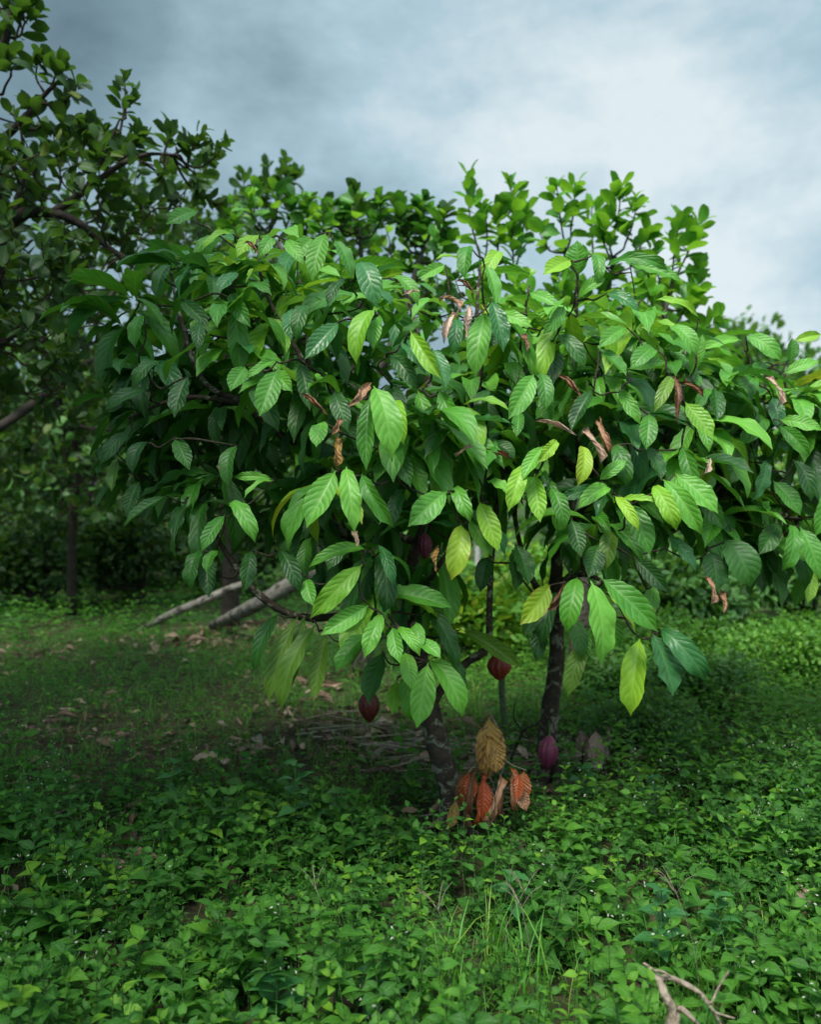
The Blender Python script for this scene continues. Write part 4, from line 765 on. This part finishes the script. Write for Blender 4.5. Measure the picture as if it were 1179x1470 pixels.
def weeds(bulk, x, y, hmin, hmax, spacing, lsize, tms, nmax, mi, tint0, tvar, stems=False, slope=(.0, .5), mi_stem=1):
    n = len(x); h = rng.uniform(hmin, hmax, n); z0 = hgt(x, y); az = rng.uniform(0, 6.28, n); lean = rng.normal(0, .16, (n, 2)); sz = rng.uniform(.7, 1.25, n)
    tb = np.clip(tint0+rng.normal(0, tvar, n), .02, .95)
    for k in range(nmax):
        zz = h-k*spacing*rng.uniform(.8, 1.2, n); ok = zz > .012
        if not ok.any(): break
        s = np.minimum(1, .45+.28*k)*lsize*sz
        for side in (0, 1):
            a = az+k*math.pi/2*1.06+side*math.pi+rng.normal(0, .25, n); sl = rng.uniform(*slope, n)-.18*k/nmax*2
            D = np.stack((np.cos(a), np.sin(a), sl+(.5 if k == 0 else 0)), 1); N = np.stack((-np.cos(a)*sl+rng.normal(0, .38, n), -np.sin(a)*sl+rng.normal(0, .38, n)-.1, np.ones(n)), 1)
            T = np.stack((x+lean[:, 0]*zz, y+lean[:, 1]*zz, z0+zz), 1); o = ok & (rng.random(n) < .93)
            idx = np.nonzero(o)[0]; gr = idx % len(tms)
            for q, tm in enumerate(tms):
                ii = idx[gr == q]; bulk.add(tm, frames(D[ii], N[ii], (s*rng.uniform(.8, 1.2, n))[ii]), T[ii], mi, np.clip(tb[ii]+(.22 if k == 0 else .08 if k == 1 else 0)+rng.normal(0, .05, len(ii)), .01, .98))
    if stems:
        r_ = .0016; V = np.empty((n, 6, 3)); top = np.stack((x+lean[:, 0]*h, y+lean[:, 1]*h, z0+h), 1); bt = np.stack((x, y, z0-.01), 1)
        for j in range(3):
            o = np.array((math.cos(j*2.094), math.sin(j*2.094), 0))*r_; V[:, j] = bt+o*1.4; V[:, 3+j] = top+o*.8
        q = np.array([(j, (j+1) % 3, 3+(j+1) % 3, 3+j) for j in range(3)]); Q = (q[None]+(np.arange(n)*6)[:, None, None]).reshape(-1, 4)
        bulk.raw(V.reshape(-1, 3), Q, mi_stem, .5)
def keep(x, y, dens):
    k = rng.random(len(x)) < np.clip(dens, 0, 1); return x[k], y[k]
def tone(x, y): return .38+.26*vn(x, y, 1.1, 1.0)+.22*vn(x, y, 3.1, 4.0)
# near broad-leaved weeds
gb = Bulk()
x, y = field(2700, 1.9, 4.3); li = gauss(x, y, LIT); x, y = keep(x, y, 1.05-.9*li+.15*vn(x, y, 1.6, 2)); nearN = len(x)
near_sp = .042
hm = np.clip(.19+.17*vn(x, y, 2.4, 7), .06, .42)*(1-.75*np.clip(gauss(x, y, [(690, 1215, .22, 1.1), (640, 1210, .15, .6), (790, 1150, .2, .8), (970, 1440, .16, .8)]), 0, 1))
weeds(gb, x, y, hm*.4, hm*1.25, near_sp, .068*(.85+.4*np.clip(vn(x, y, 1.7, 3), -.6, 1)), WN, 6, 0, tone(x, y)+.03, .17, True)
x, y = field(1500, 1.9, 4.3); li = gauss(x, y, LIT); x, y = keep(x, y, .9-.8*li); weeds(gb, x, y, .03, .10, .024, .036, WL, 4, 0, tone(x, y)+.05, .12, False)
# patches of other kinds: large soft leaves, tall thin-stemmed plants with a pale top, and a fine-leaved creeper
sp = lambda th, sc, o: (vn(x, y, sc, o) > th)
x, y = field(520, 1.9, 4.4); k = sp(.15, 1.5, 11); x, y = x[k], y[k]; weeds(gb, x, y, .10, .24, .055, .095, WN, 4, 0, tone(x, y)+.06, .10, True)
x, y = field(420, 1.9, 4.6); k = sp(-.1, 1.1, 17); x, y = x[k], y[k]; weeds(gb, x, y, .22, .38, .050, .056, WN, 7, 0, tone(x, y)+.12, .10, True)
bx, by = x, y
bu = Bulk(); kk = np.arange(0, len(bx), 1); hb = rng.uniform(.2, .36, len(kk))
for _ in range(4): bu.add(WF[0], frames(rng.normal(0, 1, (len(kk), 3)), rng.normal(0, 1, (len(kk), 3)), .011), np.stack((bx+rng.normal(0, .02, len(kk)), by+rng.normal(0, .02, len(kk)), hgt(bx, by)+hb+rng.normal(0, .01, len(kk))), 1))
o = bu.build('weed_buds', [M['bud']]); tag(o, 'tiny pale buds on top of the tallest weeds', 'buds', kind='stuff')
x, y = field(2600, 1.9, 4.3); k = sp(.25, 2.0, 23); x, y = x[k], y[k]; weeds(gb, x, y, .05, .17, .018, .024, WL, 7, 0, tone(x, y)+.25, .10, False)
cl = gb.build('weed_cover', [M['weed'], M['stem']]); tag(cl, 'broad leaved green weeds carpeting the near ground', 'ground cover', kind='stuff')
# middle distance
gm = Bulk()
x, y = field(9800, 4.1, 9.0); li = gauss(x, y, LIT); lush = 1/(1+np.exp(-(x-.55)*4)); lowm = np.exp(-((x+.6)**2)/(.9**2))
x2, y2 = keep(x, y, .95-.75*li+.45*lush-.10*lowm*(y < 6.5)+.2*vn(x, y, 1.3, 5)); lush2 = 1/(1+np.exp(-(x2-.55)*4))
big = rng.random(len(x2)) < .25+.65*lush2
weeds(gm, x2[big], y2[big], .06, .22+.14*lush2[big], .046, .053*(1+.25*lush2[big]), WM, 4, 0, tone(x2[big], y2[big])+.12+.36*lush2[big], .16)
weeds(gm, x2[~big], y2[~big], .03, .11, .028, .040, WM, 3, 0, tone(x2[~big], y2[~big])+.26, .14)
x, y = field(6000, 8.6, 17, .36); x, y = keep(x, y, .75+.25*vn(x, y, .8, 5)-.6*gauss(x, y, LIT)); weeds(gm, x, y, .08, .34, .07, .095, WF, 4, 0, tone(x, y)+.18, .12)
x, y = field(11000, 3.6, 9); w_ = gauss(x, y, [(930, 1030, .35, 1.4), (1000, 980, .7, 1.4), (1130, 960, .9, 1.4), (1100, 1130, .4, .9), (740, 940, .7, 1.2)]); x, y = keep(x, y, w_); weeds(gm, x, y, .08, .26, .028, .028, [WM[1]], 6, 0, tone(x, y)+.22, .1)
o = gm.build('clearing_weeds', [M['weed'], M['stem']]); tag(o, 'low green weeds covering the clearing beyond the trunks', 'ground cover', kind='stuff')
# grass
gg = Bulk()
def grass(x, y, hmin, hmax, per, w=1.0, t0=.4, up=1.5):
    n = len(x); 
    for k in range(per):
        a = rng.uniform(0, 6.28, n); D = np.stack((np.cos(a), np.sin(a), rng.uniform(.3, up*1.5, n)), 1); N = np.stack((-np.cos(a), -np.sin(a), np.full(n, .6)), 1)
        xx, yy = x+rng.normal(0, .018, n), y+rng.normal(0, .018, n); gg.add(BL[k % 2], frames(D, N, rng.uniform(hmin, hmax, n), w), np.stack((xx, yy, hgt(xx, yy)-.005), 1), 0, np.clip(t0+rng.normal(0, .2, n), .02, .97))
x, y = field(5000, 3.6, 9); li = gauss(x, y, LIT); x, y = keep(x, y, .35+.8*np.exp(-((x+.5)**2)/1.6)-.3*li+.3*vn(x, y, 1.5, 8)); grass(x, y, .05, .15, 6, 1.4, .74)
x, y = field(4500, 5.4, 11); w_ = np.exp(-((x-.75)**2)/.5); x, y = keep(x, y, w_*.9); grass(x, y, .08, .22, 5, 1.6, .62)
x, y = field(2600, 2.0, 3.6); w_ = gauss(x, y, [(720, 1360, .14, .5), (640, 1440, .2, .35), (760, 1430, .18, .35), (480, 1340, .1, .4), (1000, 1420, .25, .35)]); x, y = keep(x, y, w_+.04); grass(x, y, .08, .22, 4, .6, .5, 2.2)
o = gg.build('grass', [M['grass']]); tag(o, 'thin green grass growing among the weeds', 'grass', kind='stuff')
# leaf litter
lb_ = Bulk()
def litter(x, y, smin, smax):
    n = len(x); a = rng.uniform(0, 6.28, n); D = np.stack((np.cos(a), np.sin(a), rng.normal(.05, .18, n)), 1); N = np.stack((rng.normal(0, .35, n), rng.normal(0, .35, n)-.1, np.ones(n)), 1)
    T = np.stack((x, y, hgt(x, y)+rng.uniform(.004, .03, n)), 1); s = rng.uniform(smin, smax, n)
    for q in range(3):
        ii = np.arange(q, n, 3); lb_.add(LT[q], frames(D[ii], N[ii], s[ii]), T[ii], 0, rng.random(len(ii))*.98)
x, y = field(11000, 2.0, 10); li = gauss(x, y, LIT); x, y = keep(x, y, .05+.8*li); litter(x, y, .04, .13)
o = lb_.build('leaf_litter', [M['litter']]); tag(o, 'small dry brown leaf scraps scattered between the weeds', 'leaf litter', kind='stuff')
def fallen(px, py, n, sp, label, group, seed, sz=(.13, .22)):
    r = np.random.default_rng(seed); g = G(px, py)
    for k in range(n):
        a = r.uniform(0, 6.28); x, y = g[0]+r.normal(0, sp), g[1]+r.normal(0, sp*1.2); D = np.array((math.cos(a), math.sin(a), r.normal(.05, .1))); N = np.array((r.normal(0, .2), r.normal(-.25, .2), 1)); L = r.uniform(*sz)
        T = np.array((x, y, hgt(x, y)+r.uniform(.025, .055))); mk = 'litter' if r.random() < .55 else ('husk' if r.random() < .4 else 'tan')
        o = leaf_obj(LT[r.integers(3)], mk, frames(D[None], N[None], [L], [r.uniform(.8, 1.25)])[0], T, None, (0, 0, 0), 'fallen_leaf'); tag(o, label.replace('dry fallen', {'litter': 'mottled brown', 'husk': 'grey brown', 'tan': 'pale tan'}[mk]+' fallen'), 'fallen leaf', group)
fallen(350, 1090, 15, .15, 'dry fallen leaf in the bare patch below the hanging olive leaves', 'dry leaves in the patch below the olive leaves', 1)
fallen(268, 928, 12, .22, 'dry fallen leaf near the ends of the grey logs', 'dry leaves by the grey logs', 2, (.16, .26))
fallen(560, 1062, 28, .24, 'dry fallen leaf in the brown litter left of the leaning trunk', 'dry leaves left of the leaning trunk', 3)
fallen(700, 1090, 22, .24, 'dry fallen leaf in the litter between the two cocoa trunks', 'dry leaves between the cocoa trunks', 4)
fallen(195, 1225, 8, .10, 'grey brown fallen leaf in the dark hollow at lower left', 'dry leaves in the lower left hollow', 5)
fallen(100, 1050, 4, .16, 'pale fallen leaf on the weeds at the left', 'pale leaves on the left weeds', 6)
fallen(20, 945, 8, .3, 'dry fallen leaf at the left edge beside the track of litter', 'dry leaves at the left edge', 7)
fallen(1165, 1312, 3, .05, 'brown fallen leaf at the right edge among weeds', 'brown leaves at the right edge', 8, (.09, .14))
fallen(450, 1000, 12, .2, 'dry fallen leaf behind the hanging olive leaves', 'dry leaves behind the olive leaves', 9)
fallen(845, 1090, 9, .14, 'dry fallen leaf under the withered grey leaf twig', 'dry leaves under the withered twig', 10)
fallen(645, 1165, 6, .07, 'dry fallen leaf at the foot of the leaning trunk', 'dry leaves at the leaning trunk foot', 11, (.08, .15))

# single plants that stand out of the carpet
def weed_plant(px, py, h, nn, ls, mk, label, seed, tilt=0.0, tm=None):
    r = np.random.default_rng(seed); b = G(px, py); root = thing('weed_plant', label, 'weed', b)
    top = np.array((tilt*h, r.normal(0, .03), h)); path = [np.zeros(3), top*.5+r.normal(0, .008, 3), top]; tube_obj('stem', [(path, [.0035, .003, .0018])], M['stem'], root, (0, 0, 0), 6)
    a0 = r.uniform(0, 6.28)
    for k in range(nn):
        t = 1-k/max(nn, 1)*.75; c = path[0]*(1-t)+top*t
        for s in range(2 if k else 4):
            a = a0+k*1.65+s*(math.pi if k else math.pi/2)+r.normal(0, .15); sl = r.uniform(-.1, .35); D = np.array((math.cos(a), math.sin(a), sl)); N = np.array((-math.cos(a)*sl, -math.sin(a)*sl-.15, 1.0))+r.normal(0, .15, 3)
            L = ls*(.65 if k == 0 and s > 1 else 1)*r.uniform(.85, 1.15)*(.75+.35*min(1, k/2)); leaf_obj((tm or WN)[r.integers(len(tm or WN))], mk, frames(D[None], N[None], [L])[0], b+c, root, b)
WP = [(683, 1262, .17, 2, .085, 'weed', 'bright green four leaved weed just below the red sprout', .0), (740, 1330, .18, 3, .095, 'weedblue', 'dark broad leaved weed in the foreground below the trunks', 0),
      (240, 1190, .30, 4, .075, 'weedblue', 'tall dark weed standing alone on the left', .05), (425, 1195, .33, 4, .10, 'weedblue', 'tall dark green weed with big drooping leaves under the hanging olive leaves', 0), (475, 1200, .22, 3, .085, 'weedblue', 'dark weed just left of the leaning trunk', .1),
      (945, 1400, .30, 6, .072, 'weedblue', 'tall bluish weed above the bare branch at lower right', .02), (1040, 1400, .26, 5, .065, 'weedblue', 'tall bluish weed right of the bare branch', -.05), (838, 1165, .20, 3, .09, 'weedblue', 'bluish broad leaved weed below the withered grey leaves', 0), (935, 1170, .20, 4, .075, 'weedblue', 'bluish weed at the near side of the right clearing', 0),
      (1040, 1160, .22, 4, .085, 'weed', 'green upright weed in the right clearing', .1), (380, 1400, .24, 5, .075, 'weed', 'light green broad leaved weed right of the white flowered weeds', 0), (400, 1480, .18, 4, .095, 'weedblue', 'pale round leaved weed at the bottom edge left of centre', 0), (545, 1470, .16, 3, .085, 'weedblue', 'pale round leaved weed at the bottom edge below the trunk', 0),
      (200, 1440, .20, 5, .085, 'weed', 'leafy weed with large pointed leaves at lower left', 0), (300, 1420, .24, 5, .075, 'weed', 'tall leafy weed with tiny pale buds at lower left', 0), (80, 1460, .18, 4, .085, 'weed', 'leafy weed in the bottom left corner', .1), (510, 1330, .20, 5, .075, 'weed', 'bushy light green weed in the middle foreground', 0), (1140, 1470, .18, 4, .07, 'weed', 'light green weed in the bottom right corner', 0),
      (860, 1330, .18, 4, .075, 'weed', 'leafy weed in the dense patch right of centre', 0), (590, 1420, .16, 4, .07, 'weed', 'leafy weed left of the seeding grass', 0), (100, 1180, .24, 5, .07, 'weed', 'dark leafy weed in the clump at left', 0), (1090, 1250, .22, 5, .06, 'weed', 'slender weed in the right foreground patch', 0)]
for i, (px, py, h, nn, ls, mk, lb, tl) in enumerate(WP): weed_plant(px, py, h, nn, ls, mk, lb, 200+i, tl)
# seeding grass tufts
def tuft(px, py, label, seed, n=16, hh=(.2, .38)):
    r = np.random.default_rng(seed); b = G(px, py); root = thing('grass_tuft', label, 'grass', b)
    for k in range(n):
        a = r.uniform(0, 6.28); D = np.array((math.cos(a)*.6, math.sin(a)*.6, r.uniform(.8, 2.2))); N = np.array((-math.cos(a), -math.sin(a), .4)); leaf_obj(BL[k % 2], 'grass', frames(D[None], N[None], [r.uniform(*hh)])[0], b+np.array((*r.normal(0, .015, 2), 0)), root, b, 'blade')
    for k in range(3):
        a = r.uniform(0, 6.28); t = np.array((math.cos(a)*.09, math.sin(a)*.06, hh[1]*r.uniform(.85, 1.1))); paths = [([np.zeros(3), t*np.array((.35, .35, .6)), t], [.0011, .0009, .0006])]
        for j in range(4): aa = r.uniform(0, 6.28); paths.append(([t*.96, t+np.array((math.cos(aa)*.03, math.sin(aa)*.03, .03)), t+np.array((math.cos(aa)*.06, math.sin(aa)*.05, .05))], [.0009, .0009, .0005]))
        tube_obj('seed_head', paths, M['stick'] if k == 2 else M['stem'], root, (0, 0, 0), 4, 0, 3)
tuft(712, 1400, 'tall seeding grass tuft in the centre foreground', 1, 16, (.18, .32)); tuft(770, 1460, 'seeding grass tuft at the bottom edge right of centre', 2); tuft(650, 1470, 'seeding grass tuft at the bottom edge left of the tall tuft', 3); tuft(480, 1380, 'short grass tuft between broad leaved weeds', 4, 18, (.12, .22)); tuft(1010, 1450, 'thin grass tuft beside the bare branch', 5, 14)

# unseen trees added beside and above the camera to shade the left side
leafy_mass('added_shade_tree', 'unseen spreading tree added at left so its crown shades the left of the clearing', 'tree', -1500, 2.0, 4.0, 1.9, 4.6, 5.2, 6000, .20, 'ovaldark', 301, lobes=14)
leafy_mass('added_shade_tree', 'unseen tall tree added nearer the camera to shade the left foreground', 'tree', -7000, .6, 3.2, 1.8, 3.4, 5.2, 4200, .20, 'ovaldark', 302, lobes=12)
